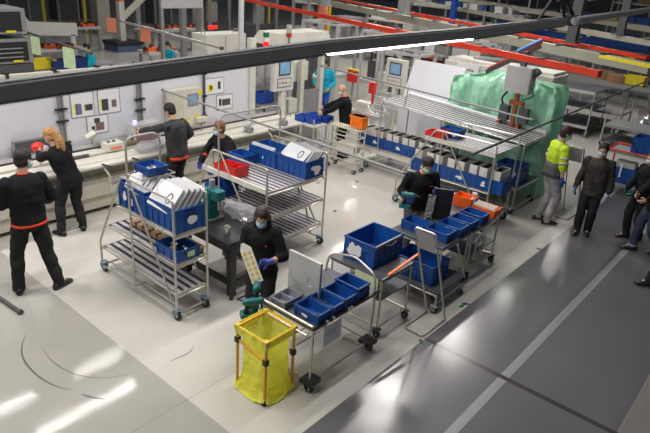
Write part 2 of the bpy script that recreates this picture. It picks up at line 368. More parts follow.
MB().rbox(0, .22, -.30, .42, 1.02, 1.75, .02).build('housing', ['cream'], t, auto=True); MB().box(.22, .226, -.02, .40, 1.05, 1.72).build('door', ['offwhite'], t)
MB().box(.226, .235, -.02+.10, .34, 1.42, 1.66, 0).box(.235, .238, .12, .30, 1.46, 1.62, 1).build('screen', ['gray', 'screen'], t)
for y, z in ((.30, 1.15), (.05, 1.1), (.38, 1.62)): MB().box(.227, .231, y-.05, y+.05, z, z+.09).build('sticker', ['yellow'], t)
t = empty('camera_arm', (-9.2, 7.15, .905), 'small cream scanner on a stalk beneath the beige control box', 'scanner')
MB().tube([(0, 0, 0), (0, 0, .22)], .015, 8).build('stalk', ['gray'], t); MB().box(-.06, .1, -.13, .12, .2, .28).build('head', ['cream'], t)
for y, l in ((6.1, 'pneumatic clamp on the bench edge behind the clear plastic bundle'), (7.9, 'pneumatic clamp on the bench edge behind the ginger worker'), (8.9, 'pneumatic clamp on the bench edge near the small blue bins')):
    t = empty('clamp_unit', (-8.62, y, .89), l, 'clamp')
    MB().box(-.10, .08, -.05, .05, 0, .10).tube([(0, 0, .1), (.05, .04, .22), (.12, .1, .20)], .018, 8, 1).build('arm', ['gray', 'chrome'], t)
    MB().cyl((-.04, -.1, .05), (-.04, .12, .05), .025, 10).build('cylinder', ['alu'], t)

# ------------------------------------------------------------------ CRATES
def crate_mb(L, W, H, mi=0, ribs=True):
    a = MB(); t = .012; tp = .012   # slight taper
    a.box(-L/2+tp, L/2-tp, -W/2+tp, W/2-tp, 0, .012)
    def wall(p, q, n):
        p = Vector(p); q = Vector(q); n = Vector(n)
        vs = [p - n*tp, q - n*tp, q, p, p - n*(tp+t), q - n*(tp+t), q - n*t, p - n*t]
        for i in (0, 1, 4, 5): vs[i] = Vector((vs[i].x, vs[i].y, 0))
        for i in (2, 3, 6, 7): vs[i] = Vector((vs[i].x, vs[i].y, H))
        a.add(vs, [(0, 1, 2, 3), (5, 4, 7, 6), (3, 2, 6, 7), (0, 3, 7, 4), (1, 5, 6, 2), (0, 4, 5, 1)])
    wall((-L/2, -W/2, 0), (L/2, -W/2, 0), (0, -1, 0)); wall((L/2, W/2, 0), (-L/2, W/2, 0), (0, 1, 0))
    wall((L/2, -W/2, 0), (L/2, W/2, 0), (1, 0, 0)); wall((-L/2, W/2, 0), (-L/2, -W/2, 0), (-1, 0, 0))
    for (x0, x1, y0, y1) in ((-L/2-.008, L/2+.008, -W/2-.008, -W/2+.006), (-L/2-.008, L/2+.008, W/2-.006, W/2+.008), (-L/2-.008, -L/2+.006, -W/2, W/2), (L/2-.006, L/2+.008, -W/2, W/2)):
        a.box(x0, x1, y0, y1, H-.02, H)
        if H > .15: a.box(x0+.004, x1-.004, y0+.004, y1-.002, H*.62, H*.62+.010)
    if ribs:
        n = max(2, int(L/.12))
        for k in range(n+1):
            x = -L/2 + L*k/n
            for s in (-1, 1): a.box(x-.004, x+.004, s*(W/2-.004)-.006, s*(W/2-.004)+.006, 0.01, H*(.62 if H > .15 else 1))
        n = max(1, int(W/.12))
        for k in range(n+1):
            y = -W/2 + W*k/n
            for s in (-1, 1): a.box(s*(L/2-.004)-.006, s*(L/2-.004)+.006, y-.004, y+.004, 0.01, H*(.62 if H > .15 else 1))
    return a
def crate(loc, L, W, H, label, group=None, m='blue', name='plastic_crate', marks=(), rz=0, handle=True, cat='crate'):
    o = crate_mb(L, W, H).build(name, [m]); o.location = loc; o.rotation_euler = (0, 0, rz); tag(o, label, cat, group)
    if handle:
        for s in (-1, 1): MB().box(s*(L/2)-.004, s*(L/2)+.009, -W*.18, W*.18, H*.70, H*.84).build('handle_slot', ['bluedark' if m == 'blue' else m], o)
    for mk in marks:          # side, u, v, w, h  : worn white label remains
        side, u, v, ww, hh = mk; q = MB(); random.seed(int(u*100)+int(L*1000))
        for k in range(4):
            du = random.uniform(-.22, .22)*ww; dv = random.uniform(-.25, .25)*hh; sw = ww*random.uniform(.45, .75); sh = hh*random.uniform(.4, .7)
            pts = [(du+sw/2*math.cos(2*pi*i/9)*random.uniform(.7, 1.05), dv+sh/2*math.sin(2*pi*i/9)*random.uniform(.7, 1.05)) for i in range(9)]
            e = .0005*k
            if side == 'f': q.prism(pts, 0, .002, 0, lambda a, b, c: (u*L/2+a, -W/2-.008-c-e, v*H+b))
            else: q.prism(pts, 0, .002, 0, lambda a, b, c: (L/2+.008+c+e, u*W/2+a, v*H+b))
        q.build('worn_label', ['paper'], o)
    return o

# ------------------------------------------------------------------ TUBE RACKS
def caster(parent, x, y, r=.065, mm='casterblue'):
    c = MB().box(x-.045, x+.045, y-.04, y+.04, r*2+.005, r*2+.025).bar((x-.03, y-.03, r*2), (x, y-.03, r), .045, .006).bar((x+.0, y+.03, r*2+.01), (x, y+.03, r), .045, .006).build('caster', [mm], parent)
    MB().cyl((x, y-.018, r), (x, y+.018, r), r, 16).build('wheel', ['rubber'], c); MB().cyl((x, y-.021, r), (x, y+.021, r), r*.5, 12).build('wheel_hub', ['lightgray'], c)
def slat_shelf(parent, x0, x1, y0, y1, z, z1=None, pitch=.088, sw=.058, m=('slat', 'slatdark', 'steel')):
    z1 = z if z1 is None else z1; a = MB(); n = int((y1-y0)/pitch); p = (y1-y0)/n
    for k in range(n):
        y = y0 + p*(k+.5)
        a.bar((x0, y, z), (x1, y, z1), sw, .016, 0)
        if k < n-1 or True: a.bar((x0, y+p/2, z+.002), (x1, y+p/2, z1+.002), p-sw-.004, .018, 1)
    for x, zz in ((x0, z), (x1, z1)): a.tube([(x, y0-.01, zz-.02), (x, y1+.01, zz-.02)], .014, 8, 2); a.bar((x, y0, zz), (x, y1, zz), .02, .03, 2)
    a.tube([(x0, y0-.005, z-.015), (x1, y0-.005, z1-.015)], .013, 8, 2); a.tube([(x0, y1+.005, z-.015), (x1, y1+.005, z1-.015)], .013, 8, 2)
    return a.build('roller_shelf', list(m), parent)
def tube_rack(loc, L, W, a, label, shelves, arch=2.08, top=1.58, frame='steel', far_plain=False):
    t = empty('tube_rack', loc, label, 'rack'); b = .13
    for s, y in ((0, 0), (1, W)):
        f = MB()
        if not (far_plain and s):
            f.tube([(0, y, .13), (0, y, .47), (a-b-.02, y, top), (L, y, top), (L, y, .13)], .015, 8, 0, .06)
            f.tube([(a, y, top), (a, y, .10)], .013, 8); f.tube([(a+.03, y, top), (L-.09, y, .25)], .013, 8); f.tube([(a, y, .10), (a, y+(.16 if s == 0 else -.16), .10)], .012, 8)
        else:
            f.tube([(0, y, .13), (0, y, top*.8), (L, y, top), (L, y, .13)], .015, 8, 0, .06)
        f.tube([(0, y, .10), (L, y, .10)], .013, 8)
        f.build('side_frame', [frame], t)
    for x in (0, L):
        MB().tube([(x, 0, .10), (x, W, .10)], .013, 8).build('cross_tube', [frame], t)
        for (x0, x1, z, z1) in shelves:
            if x == L or x0 < .1: zz = (z if x == 0 else z1)-.03; MB().tube([(x, 0, zz), (x, W, zz)], .012, 8).build('cross_tube', [frame], t)
    MB().tube([(0, .12, .10), (L, .12, .10)], .010, 6).build('floor_rail', [frame], t)
    if arch: MB().tube([(a, 0, top), (a, 0, arch), (a, W, arch), (a, W, top)], .015, 8, 0, .13).build('arch_handle', [frame], t)
    for (x0, x1, z, z1) in shelves: slat_shelf(t, x0, x1, .03, W-.03, z, z1)
    for x in (.02, L-.02):
        for y in (.02, W-.02): caster(t, x, y)
    return t
# rack 1, foreground left
r1 = tube_rack((-6.82, 3.56, 0), 1.70, .47, .80, 'narrow tube rack with slatted shelves and arch handle in the left foreground', [(.02, 1.68, .38, .35), (.22, 1.68, .77, .75), (.45, 1.68, 1.13, 1.13)], 2.10)
MB().tube([(.8, 0, 1.65), (.8, .47, 1.65)], .010, 6).tube([(.8, .0, 1.65), (1.1, 0, 1.65), (1.1, .47, 1.65), (.8, .47, 1.65)], .010, 6).build('small_shelf', ['steel'], r1)
# rack 2, centre
r2 = tube_rack((-7.05, 5.27, 0), 1.68, 1.25, .66, 'wide tube rack with three slatted roller shelves in the centre', [(.05, 1.66, .37, .37), (.05, 1.66, .78, .78), (.30, 1.66, 1.16, 1.16)], 2.05, 1.52)
MB().box(.30, 1.66, -.01, .03, 1.15, 1.22).build('front_ledge', ['offwhite'], r2)
MB().tube([(1.15, 1.1, 1.1), (1.3, 1.1, .78)], .013, 8).tube([(1.3, 1.18, .75), (1.5, 1.18, .15)], .013, 8).build('strut', ['steel'], r2)
# rack 4, behind the drilling worker
r4 = tube_rack((-5.67, 9.0, 0), 1.87, .92, .85, 'tube rack with perforated top tray behind the man with the drill', [(.03, 1.85, .28, .28), (.20, 1.85, .72, .72)], 0, 1.58)
a = MB(); a.box(.52, 1.86, .0, .92, 1.40, 1.41, 0); a.box(.50, 1.87, -.012, .0, 1.36, 1.44, 1)
for i in range(18):
    for j in range(10): a.box(.60+i*.07, .64+i*.07, .06+j*.085, .11+j*.085, 1.41, 1.413, 2)
a.build('perforated_tray', ['alu', 'offwhite', 'gray'], r4)
# rack 5, long rack with sloping roller top in front of the green sheeted machine
t = empty('flow_rack', (-7.45, 10.2, 0), 'long flow rack with sloping silver top rails before the green sheeting', 'rack'); r5 = t
f = MB()
for y in (0, 1.08):
    for x, z in ((3.65, 1.38), (0.45, 1.56), (1.9, 1.46)): f.tube([(x, y, .12), (x, y, z)], .015, 8)
    f.tube([(0, y, .11), (3.65, y, .11)], .014, 8)
for x in (0.1, 1.9, 3.65): f.tube([(x, 0, .11), (x, 1.08, .11)], .013, 8)
f.tube([(1.0, .0, 1.5), (1.05, 0, 1.95), (1.05, 0, 2.0)], .012, 6)
f.build('frame', ['steel'], t)
slat_shelf(t, .42, 3.65, .03, 1.05, 1.56, 1.38, .14, .085, ('slat', 'slatdark', 'alu')); MB().box(.42, 3.62, 1.05, 1.16, 1.36, 1.60, 0).xf(lambda v: (v.x, v.y, v.z if v.z < 1.5 else 1.64-(v.x/3.6)*.2)).xf(lambda v: (v.x, v.y, v.z if v.z > 1.4 else 1.56-(v.x/3.6)*.2)).build('side_rail', ['white'], t)
slat_shelf(t, -.1, 3.65, .03, 1.05, .50, .50, .11, .06); MB().box(-.1, 2.6, -.03, .03, .40, .47).build('front_ledge', ['offwhite'], t)
for x in (.15, 1.9, 3.6):
    for y in (.05, 1.03): caster(t, x, y)

# crates on the racks --------------------------------------------------------
crate((-6.03, 3.80, 1.145), .58, .40, .33, 'big blue crate with white labels, left one of two on the foreground rack', 'large blue crates on the racks', marks=(('f', -.5, .55, .10, .16), ('f', .1, .4, .06, .1)))
crate((-5.42, 3.80, 1.145), .60, .40, .30, 'big blue crate of white covers, at the near end of the foreground rack', 'large blue crates on the racks', marks=(('r', .1, .45, .22, .14),))
crate((-5.88, 3.80, 1.665), .30, .26, .10, 'small blue bin under the arch handle of the foreground rack', None, name='small_parts_bin')
t = crate((-5.335, 3.76, .765), .42, .32, .15, 'shallow blue bin of bolts on the middle shelf of the foreground rack', None, name='small_parts_bin')
MB().box(.212, .222, -.02, .08, .05, .12).build('yellow_label', ['greenpaper'], t)
t = empty('cardboard_tray', (-5.40, 3.975, .765), 'open cardboard tray beside the shallow blue bin of bolts', 'tray'); 
crate_mb(.46, .10, .09, ribs=False).build('tray', ['wood'], t)
for k in range(5):
    tag(MB().box(-.05, .05, -.05, .05, 0, .07).build('wooden_block', 'wood', None, False, (-6.38+k*.155, 3.85, .765)), 'light wooden block in the row on the middle shelf of the foreground rack', 'wooden block', 'wooden blocks on the foreground rack')
bolt = MB(); bolt.cyl((0, 0, 0), (0, 0, .012), .02, 6).cyl((0, 0, .012), (0, 0, .05), .009, 8); b0 = None
random.seed(3)
for k in range(16):
    if b0 is None: b0 = bolt.build('steel_bolt', ['steel']); b0['label'] = 'steel bolt in the shallow blue bin on the foreground rack'; b0['category'] = 'bolt'; b0['group'] = 'bolts in the shallow bin'; o = b0
    else: o = b0.copy(); col.objects.link(o)
    o.location = (-5.335 + random.uniform(-.16, .16), 3.76 + random.uniform(-.10, .10), .80 + random.uniform(0, .03)); o.rotation_euler = (random.uniform(0, 3), random.uniform(0, 3), 0)
    o.scale = (1.3, 1.3, 1.3)

def cover(loc, rot, label, w=.36, h=.30, ring=True, m='coverwhite', group='sheet metal covers in the crates', e=.035):
    t = empty('metal_cover', loc, label, 'cover', group); t.rotation_euler = rot
    a = MB(); pts = []
    for cx, cy, a0 in ((w/2-.03, h/2-.03, 0), (-w/2+.03, h/2-.03, 90), (-w/2+.03, -h/2+.03, 180), (w/2-.03, -h/2+.03, 270)):
        for k in range(4): q = D(a0+30*k); pts.append((cx+.03*math.cos(q), cy+.03*math.sin(q)))
    a.prism(pts, 0, .006); n = len(pts)
    for i in range(n):
        p, q = pts[i], pts[(i+1) % n]; a.add([(p[0], p[1], 0), (q[0], q[1], 0), (q[0], q[1], -e), (p[0], p[1], -e)], [(0, 1, 2, 3)])
    a.build('plate', [m], t)
    if ring: MB().tube([(w*.22+.035*math.cos(u), .065*math.sin(u), .008) for u in [2*pi*k/20 for k in range(20)]], .006, 6, 0, 0, True).build('gasket', ['graydark'], t)
    return t
cover((-5.47, 3.70, 1.50), (D(50), D(6), D(4)), 'white cover with black oval ring, frontmost in the near crate of the foreground rack', .40, .34)
for k in range(4):
    cover((-5.43+.03*k, 3.76+.055*k, 1.50), (D(54), D(6), D(4)), 'plain sheet cover nested behind the oval ring cover on the foreground rack', .40, .34, False, 'sheetdark')
cover((-5.95, 3.72, 1.55), (D(48), D(10), D(4)), 'white cover with dark notch leaning in the left crate of the foreground rack', .40, .36)
cover((-5.91, 3.79, 1.55), (D(52), D(10), D(4)), 'grey cover behind the notched cover in the left crate of the foreground rack', .40, .36, False, 'sheetdark')
# rack 2
crate((-6.33, 6.28, 1.175), .60, .40, .27, 'big blue crate, left of the pair on the top shelf of the centre rack', 'large blue crates on the racks', marks=(('f', .1, .45, .04, .06),))
crate((-5.70, 6.28, 1.175), .60, .40, .27, 'big blue crate with smudged end label, right of the pair on the centre rack', 'large blue crates on the racks', marks=(('r', 0, .5, .26, .20),))
cover((-5.72, 6.20, 1.50), (D(35), D(8), D(4)), 'white cover with oval ring on top of the right crate of the centre rack', .42, .26)
for k in range(4): cover((-5.66+.02*k, 6.25+.035*k, 1.50), (D(45), D(8), D(4)), 'sheet cover stacked under the oval ring cover on the centre rack', .40, .24, False, 'sheetdark')
cover((-6.37, 6.13, 1.43), (D(70), D(0), D(0)), 'long white strip cover across the left crate of the centre rack', .50, .10, False)
crate((-6.62, 5.95, 1.175), .38, .28, .14, 'medium blue bin behind the red bin on the centre rack', None, name='small_parts_bin')
# red bin with a slanted mouth
a = MB(); L_, W_ = .40, .27
def openbin(a, L, W, H, Hf, t=.008):
    for (p, q) in (((-L/2, -W/2), (L/2, -W/2)), ((L/2, -W/2), (L/2, W/2)), ((L/2, W/2), (-L/2, W/2)), ((-L/2, W/2), (-L/2, -W/2))):
        hh = [Hf if (x < 0 and True) else H for x, y in (p, q)]
        n = Vector((q[1]-p[1], -(q[0]-p[0]), 0)).normalized()*t
        vs = [(p[0], p[1], 0), (q[0], q[1], 0), (q[0]*1.06, q[1]*1.06, hh[1]), (p[0]*1.06, p[1]*1.06, hh[0])]
        vs += [(v[0]-n.x, v[1]-n.y, v[2]) for v in vs]
        a.add(vs, [(0, 1, 2, 3), (7, 6, 5, 4), (3, 2, 6, 7), (0, 3, 7, 4), (1, 5, 6, 2)])
    return a.box(-L/2, L/2, -W/2, W/2, 0, .008)
openbin(a, .46, .26, .17, .13); t = tag(a.build('open_bin', ['red'], None, False, (-6.30, 5.43, 1.175)), 'bright red open bin on the top shelf of the centre rack', 'bin')
MB().box(-.02, -.01, -.125, .125, .01, .12).build('divider', ['red'], t)
crate((-6.55, 5.45, .795), .42, .30, .16, 'blue bin with white contents on the middle shelf of the centre rack', None, name='small_parts_bin')
# rack 4 and 5 crates with grey trays
TR = None
def tray(loc, label, group):
    global TR
    if TR is None:
        a = MB(); t_ = .009; L, W, H = .150, .38, .23
        a.box(0, L, 0, t_, 0, H, 0).box(0, L, W-t_, W, 0, H, 0).box(0, t_, 0, W, 0, H, 0).box(L-t_, L, 0, W, 0, H, 0).box(0, L, 0, W, 0, .01, 1)
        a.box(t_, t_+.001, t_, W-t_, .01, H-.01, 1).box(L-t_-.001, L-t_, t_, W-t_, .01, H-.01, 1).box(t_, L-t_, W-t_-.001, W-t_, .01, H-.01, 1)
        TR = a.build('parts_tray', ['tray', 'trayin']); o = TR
    else: o = TR.copy(); col.objects.link(o)
    o.location = loc; tag(o, label, 'tray', group)
for k in range(3):
    crate((-5.10+.605*k, 9.22, .735), .60, .40, .24, ['blue crate of grey trays behind the drilling man, left one of three', 'blue crate of grey trays behind the drilling man, middle one of three', 'blue crate of grey trays behind the drilling man, right one of three'][k], 'blue crates on the rack behind the drilling man', marks=(('f', -.1 if k != 1 else .3, .5, .14, .10),))
for k in range(8): tray((-5.36+.217*k + (.03 if k % 2 else 0), 9.04, .90), 'tall light grey tray standing in the crates behind the drilling man', 'grey trays on the rack behind the drilling man')
for k in range(4):
    crate((-7.22+.61*k, 10.45, .515), .60, .40, .23, ['blue crate of grey trays, leftmost on the lower shelf of the flow rack', 'blue crate of grey trays, second from left on the flow rack', 'blue crate of grey trays, third from left on the flow rack', 'blue crate of grey trays, fourth from left on the flow rack'][k], 'blue crates on the flow rack', marks=(('f', .35, .5, .12, .12),))
for k in range(11): tray((-7.49+.205*k + (.03 if k % 2 else 0), 10.26, .66), 'tall light grey tray standing in the crates on the flow rack', 'grey trays on the flow rack')
crate((-4.10, 10.62, .515), .5, .40, .36, 'tall blue crate at the right end of the flow rack before the green sheet', None, marks=(('f', .5, .6, .10, .14),))
crate((-4.86, 9.42, 1.415), .36, .26, .16, 'blue bin on the perforated tray beside the red bin', None, name='small_parts_bin', marks=(('f', .6, .5, .09, .08),))
a = MB(); openbin(a, .34, .24, .14, .10); tag(a.build('open_bin', ['red'], None, False, (-5.02, 9.14, 1.415)), 'dark red open bin at the left end of the perforated tray', 'bin')

# ------------------------------------------------------------------ TABLES / CARTS
def cart(name, loc, L, W, top, lowers, label, legm='steel', topm='tabletop', casters='graydark', cat='cart'):
    t = empty(name, loc, label, cat)
    f = MB()
    for x in (0, L):
        for y in (0, W): f.tube([(x, y, .13), (x, y, top-.03)], .014, 8)
        f.tube([(x, 0, .13), (x, W, .13)], .013, 8); f.tube([(x, 0, top-.05), (x, W, top-.05)], .013, 8)
    for y in (0, W): f.tube([(0, y, .13), (L, y, .13)], .013, 8); f.tube([(0, y, top-.05), (L, y, top-.05)], .013, 8)
    f.build('frame', [legm], t)
    MB().box(-.02, L+.02, -.02, W+.02, top-.03, top).build('top', [topm], t)
    for z in lowers: MB().box(.0, L, .0, W, z-.02, z).build('shelf', [topm], t)
    for x in (0, L):
        for y in (0, W): caster(t, x, y, .045, casters)
    return t
# table 1: foreground cart
t1 = cart('assembly_cart', (-3.82, 3.76, 0), .70, 1.04, .80, [], 'foreground cart with steel tubes holding blue and grey bins', casters='black')
MB().tube([(-.03, -.04, .83), (.73, -.04, .83)], .016, 8).tube([(.73, -.04, .80), (.73, 1.08, .80)], .016, 8, 1).tube([(.02, -.09, .74), (.70, -.09, .74)], .012, 8).build('edge_tube', ['steel', 'black'], t1)
for y in (.15, .25, .5, .55): MB().cyl((.73, y, .80), (.73, y+.03, .80), .024, 10).build('collar', ['lightgray'], t1)
MB().box(.735, .74, .88-.05, .88+.06, .79, .82).build('yellow_sticker', ['yellow'], t1)
MB().tube([(.0, 1.0, .8), (.02, 1.02, 1.02), (.36, 1.06, 1.10), (.70, 1.02, 1.0), (.72, 1.0, .80)], .013, 8, 0, .10).build('push_handle', ['steel'], t1)
MB().box(.745, .748, .12, .40, .52, .76, 0).box(.748, .749, .16, .36, .68, .69, 1).box(.748, .749, .16, .32, .64, .65, 1).build('hanging_sheet', ['paper', 'gray'], t1)
for (x, y) in ((.70, .0), (.70, 1.0)): MB().box(x-.09, x+.07, y-.06, y+.10, .11, .16).build('caster_bracket', ['black'], t1)
# big steel sheet standing on it
a = MB(); W2, H2 = .225, .46; angs = sorted([2*pi*k/24 for k in range(24)] + [math.atan2(zz-.20, xx-.10) % (2*pi) for xx in (-W2, W2) for zz in (0, H2)]); ring = []; outer = []
for an in angs:
    dx, dy = math.cos(an), math.sin(an); ring.append((.10+.045*dx, .20+.060*dy))
    s_ = min([(W2-.10)/dx if dx > 1e-6 else 9, (-W2-.10)/dx if dx < -1e-6 else 9, (H2-.20)/dy if dy > 1e-6 else 9, (-.20)/dy if dy < -1e-6 else 9]); outer.append((.10+dx*s_, .20+dy*s_))
for k in range(len(angs)):
    j = (k+1) % len(angs); P = [ring[k], ring[j], outer[j], outer[k]]
    a.add([(p[0], -.004, p[1]) for p in P] + [(p[0], .004, p[1]) for p in P], [(0, 3, 2, 1), (4, 5, 6, 7), (0, 1, 5, 4), (2, 3, 7, 6)])
a.box(W2, W2+.004, -.004, .03, 0, H2).box(-W2, W2, .004, .03, H2-.004, H2)
tag(a.build('steel_sheet', ['sheet'], None, False, (-3.62, 4.14, .802)), 'upright bare steel sheet with an oval hole standing on the foreground cart', 'sheet metal')
crate((-3.63, 3.90, .802), .20, .27, .085, 'small grey two-compartment bin on the foreground cart', None, 'graybin', 'small_parts_bin')
MB().box(-.09, .09, -.006, .006, .01, .08).build('divider', ['graybin'], bpy.data.objects[-1] if False else [o for o in col.objects if o.name.startswith('small_parts_bin')][-1])
bl = ['small blue bin with white wolf-like mark, nearest of four on the foreground cart', 'small blue bin of dark parts, second of four on the foreground cart', 'empty small blue bin, third of four on the foreground cart', 'empty small blue bin, farthest of four on the foreground cart']
for k in range(4):
    hz = (.12, .12, .13, .17)[k]
    crate((-3.26, 3.90+.215*k, .802), .32, .205, hz, bl[k], 'blue bins on the foreground cart', name='small_parts_bin', marks=(('f', -.1, .5, .13, .06),) if k == 0 else ())
random.seed(5); q0 = None
for k in range(14):
    if q0 is None: q0 = MB().ell((0, 0, 0), (.022, .014, .012), None, 8, 6).build('rubber_grommet', ['graydark'], None, True); o = q0
    else: o = q0.copy(); col.objects.link(o)
    o.location = (-3.26+random.uniform(-.12, .12), 3.90+(.215 if k % 2 else 0)+random.uniform(-.06, .06), .83); tag(o, 'small dark part lying in the nearest blue bins of the foreground cart', 'small part', 'small parts in the foreground bins')
# teal cordless screwdriver on the left of the cart
def power_tool(loc, rot, label, s=1.0):
    t = empty('cordless_screwdriver', loc, label, 'power tool'); t.rotation_euler = rot; t.scale = (s, s, s)
    MB().tube([(0, -.10, .18), (0, -.06, .18), (0, .05, .18), (0, .09, .18)], [.022, .034, .034, .02], 12).build('motor_housing', ['teal'], t, True)
    MB().tube([(0, .09, .18), (0, .13, .18)], .012, 8).build('chuck', ['black'], t)
    MB().tube([(0, -.05, .16), (0, -.065, .03)], [.02, .022], 10).build('grip', ['black'], t, True)
    MB().rbox(-.035, .035, -.11, .03, 0, .045, .01).build('battery', ['teal'], t); return t
power_tool((-3.94, 3.76, .72), (0, 0, D(40)), 'teal cordless screwdriver, upper one hung at the left end of the foreground cart', 1.2)
power_tool((-3.90, 3.66, .62), (0, .3, D(-30)), 'teal cordless screwdriver, lower one hung at the left end of the foreground cart', 1.2)
t = tag(MB().tube([(-3.83, 3.66, .78), (-4.05, 3.58, .78), (-4.05, 3.80, .78), (-3.83, 3.80, .78)], .012, 8).tube([(-3.98, 3.72, .78), (-3.98, 3.72, .66)], .008, 6).tube([(-3.94, 3.61, .78), (-3.93, 3.60, .72)], .008, 6).build('tool_holder', ['darksteel']), 'dark bent rod tool holder at the left end of the foreground cart', 'holder')
# table 2: cart with the big blue crate
t2 = cart('crate_cart', (-3.98, 5.08, 0), .76, .62, .80, [.51], 'dark topped cart carrying the big open blue crate', casters='graydark')
MB().bar((.78, .08, .83), (.79, .72, .90), .03, .02).build('orange_handle', ['orange'], t2)
MB().box(.38, .72, -.03, -.024, .58, .79, 0).build('pale_board', ['palegreen'], t2)
MB().box(.04, .30, -.03, -.024, .62, .76, 0).build('paper_card', ['paper'], t2)
MB().box(.755, .76, -.02, .01, .60, .76).build('yellow_sticker', ['yellow'], t2)
bigc = crate((-3.66, 5.47, .802), .46, .60, .30, 'large empty blue crate with a torn white label on the middle cart', None, marks=(('f', -.25, .5, .22, .19),))
MB().box(.23, .25, -.30, .22, .28, .31).tube([(.26, -.1, .27), (.27, 0, .25), (.26, .1, .27)], .008, 6).build('rim_bar', ['graybin'], bigc)
# table 3: cart of the drilling man
t3 = cart('tool_cart', (-3.97, 6.36, 0), .80, .75, .80, [], 'grey topped cart in front of the man with the drill', casters='graydark')
MB().box(-.05, .98, -.30, .45, .27, .30).build('shelf', ['tabletop'], t3)
MB().tube([(.98, -.3, .16), (.98, .45, .16)], .013, 8).tube([(-.05, -.3, .26), (.98, -.3, .26)], .013, 8).tube([(.98, .45, .26), (.86, .3, .78)], .013, 8).tube([(.98, -.3, .26), (.98, -.3, .1)], .013, 8).build('low_frame', ['steel'], t3)
caster(t3, .96, -.28, .045, 'lightgray'); caster(t3, .96, .42, .045, 'lightgray')
crate((-3.45, 6.36, .302), .62, .42, .28, 'blue crate on the low shelf under the tool cart', None, marks=(('f', -.4, .3, .06, .06),), rz=0)
t4 = cart('plate_cart', (-3.93, 7.22, 0), .76, .85, .80, [.38], 'second grey cart behind the tool cart with orange bins', casters='black')
MB().tube([(.80, .0, .62), (.80, .85, .86)], .015, 8).tube([(.80, .1, .64), (.80, .1, .3)], .012, 8).tube([(.80, .36, .7), (.80, .36, .3)], .012, 8).build('side_handle', ['alu'], t4)
bl = ['small blue bin, leftmost on the tool cart', 'small blue bin, front right on the tool cart', 'small blue bin, second from the front right on the tool cart', 'small blue bin, third from the front right on the tool cart', 'dark blue bin, farthest of the row on the tool cart']
for k, (x, y) in enumerate(((-3.74, 6.60), (-3.37, 6.62), (-3.34, 6.92), (-3.34, 7.22), (-3.34, 7.56))):
    crate((x, y, .802), .34, .24, .13, bl[k], 'blue bins on the tool cart', name='small_parts_bin', rz=0)
a = MB(); openbin(a, .30, .22, .17, .17); tag(a.build('open_bin', ['orange'], None, False, (-3.72, 7.98, .802)), 'orange bin beside the light blue bags behind the tool cart', 'bin')
a = MB(); openbin(a, .34, .26, .13, .13); tag(a.build('open_bin', ['orange'], None, False, (-3.32, 7.93, .802)), 'orange bin of small cream caps at the right end of the carts', 'bin')
t = empty('cap_strip', (-3.34, 7.92, .91), 'cream strip of bottle-like caps lying across the orange bin', 'caps'); a = MB().box(-.17, .17, -.07, .07, 0, .03)
for i in range(7):
    for j in (-1, 1): a.cyl((-.14+i*.047, j*.035, .03), (-.14+i*.047, j*.035, .055), .016, 8)
a.build('strip', ['offwhite'], t)
t = empty('spray_bottle', (-3.58, 7.95, .82), 'cream spray bottle standing between the orange bins', 'bottle')
MB().tube([(0, 0, 0), (0, 0, .14), (0, 0, .17), (0, 0, .22)], [.035, .035, .016, .016], 12).build('body', ['offwhite'], t); MB().box(-.03, .05, -.015, .015, .22, .25).build('trigger', ['white'], t)
dm('lightblue', (.10, .38, .62), .6, 0, .1, 8)
for k, (x, y, z) in enumerate(((-4.10, 8.30, .50), (-3.80, 8.35, .52))):
    t = empty('foam_roll', (x, y, z), ['pale blue wrapped foam roll, left of two behind the drilling man', 'pale blue wrapped foam roll, right of two behind the drilling man'][k], 'roll')
    mb = MB().ell((0, 0, .09), (.17, .11, .09)).ell((0, 0, .24), (.18, .11, .09)); fuse(mb, 'wrap', 'lightblue', t, .015, 3, .012, 15)
tag(cart('low_cart', (-4.28, 8.16, 0), .72, .34, .50, [], 'low grey cart bearing the pale blue rolls'), None)
# dark steel work table between rack 1 and rack 2
t = empty('steel_worktable', (-6.05, 4.27, 0), 'heavy dark steel work table between the two left racks', 'table')
MB().box(0, 1.05, 0, .86, .78, .85).box(.05, 1.0, .04, .82, .70, .78).build('top', ['darksteel'], t)
for x in (.03, .95):
    for y in (.05, .75): MB().box(x, x+.09, y, y+.09, .06, .78).build('leg', ['darksteel'], t); MB().cyl((x+.045, y+.045, 0), (x+.045, y+.045, .06), .03, 10).build('foot', ['graydark'], t)
MB().box(.98, 1.03, .1, .8, .20, .27).box(.05, 1.0, .07, .12, .20, .27).box(.05, 1.0, .78, .83, .20, .27).build('stretcher', ['darksteel'], t)
for k, (x, y) in enumerate(((-5.20, 4.42), (-5.22, 4.72))):
    t = tag(MB().cyl((0, 0, 0), (0, 0, .13), .045, 16).cyl((0, 0, .13), (0, 0, .15), .03, 12).build('steel_fixture', ['chrome'], None, False, (x, y, .85), True), ['shiny steel cylinder nearest the corner of the dark work table', 'shiny steel cylinder behind the first on the dark work table'][k], 'fixture')
t = empty('riveting_machine', (-5.72, 4.60, .85), 'teal bench press machine on the dark work table', 'machine')
MB().rbox(-.10, .10, -.13, .13, 0, .05, .02).build('base', ['graydark'], t); MB().rbox(-.09, .05, -.10, .10, .05, .42, .03).build('column', ['teal'], t, auto=True)
MB().rbox(-.10, .20, -.07, .07, .34, .46, .03).build('head', ['teal'], t, auto=True); MB().cyl((.16, 0, .20), (.16, 0, .34), .03, 12).build('spindle', ['chrome'], t)
MB().cyl((0, 0, .44), (0, 0, .58), .04, 12).build('motor', ['graybin'], t)
t = empty('plastic_bag', (-5.50, 4.92, .85), 'crumpled clear plastic sack on the dark work table', 'bag')
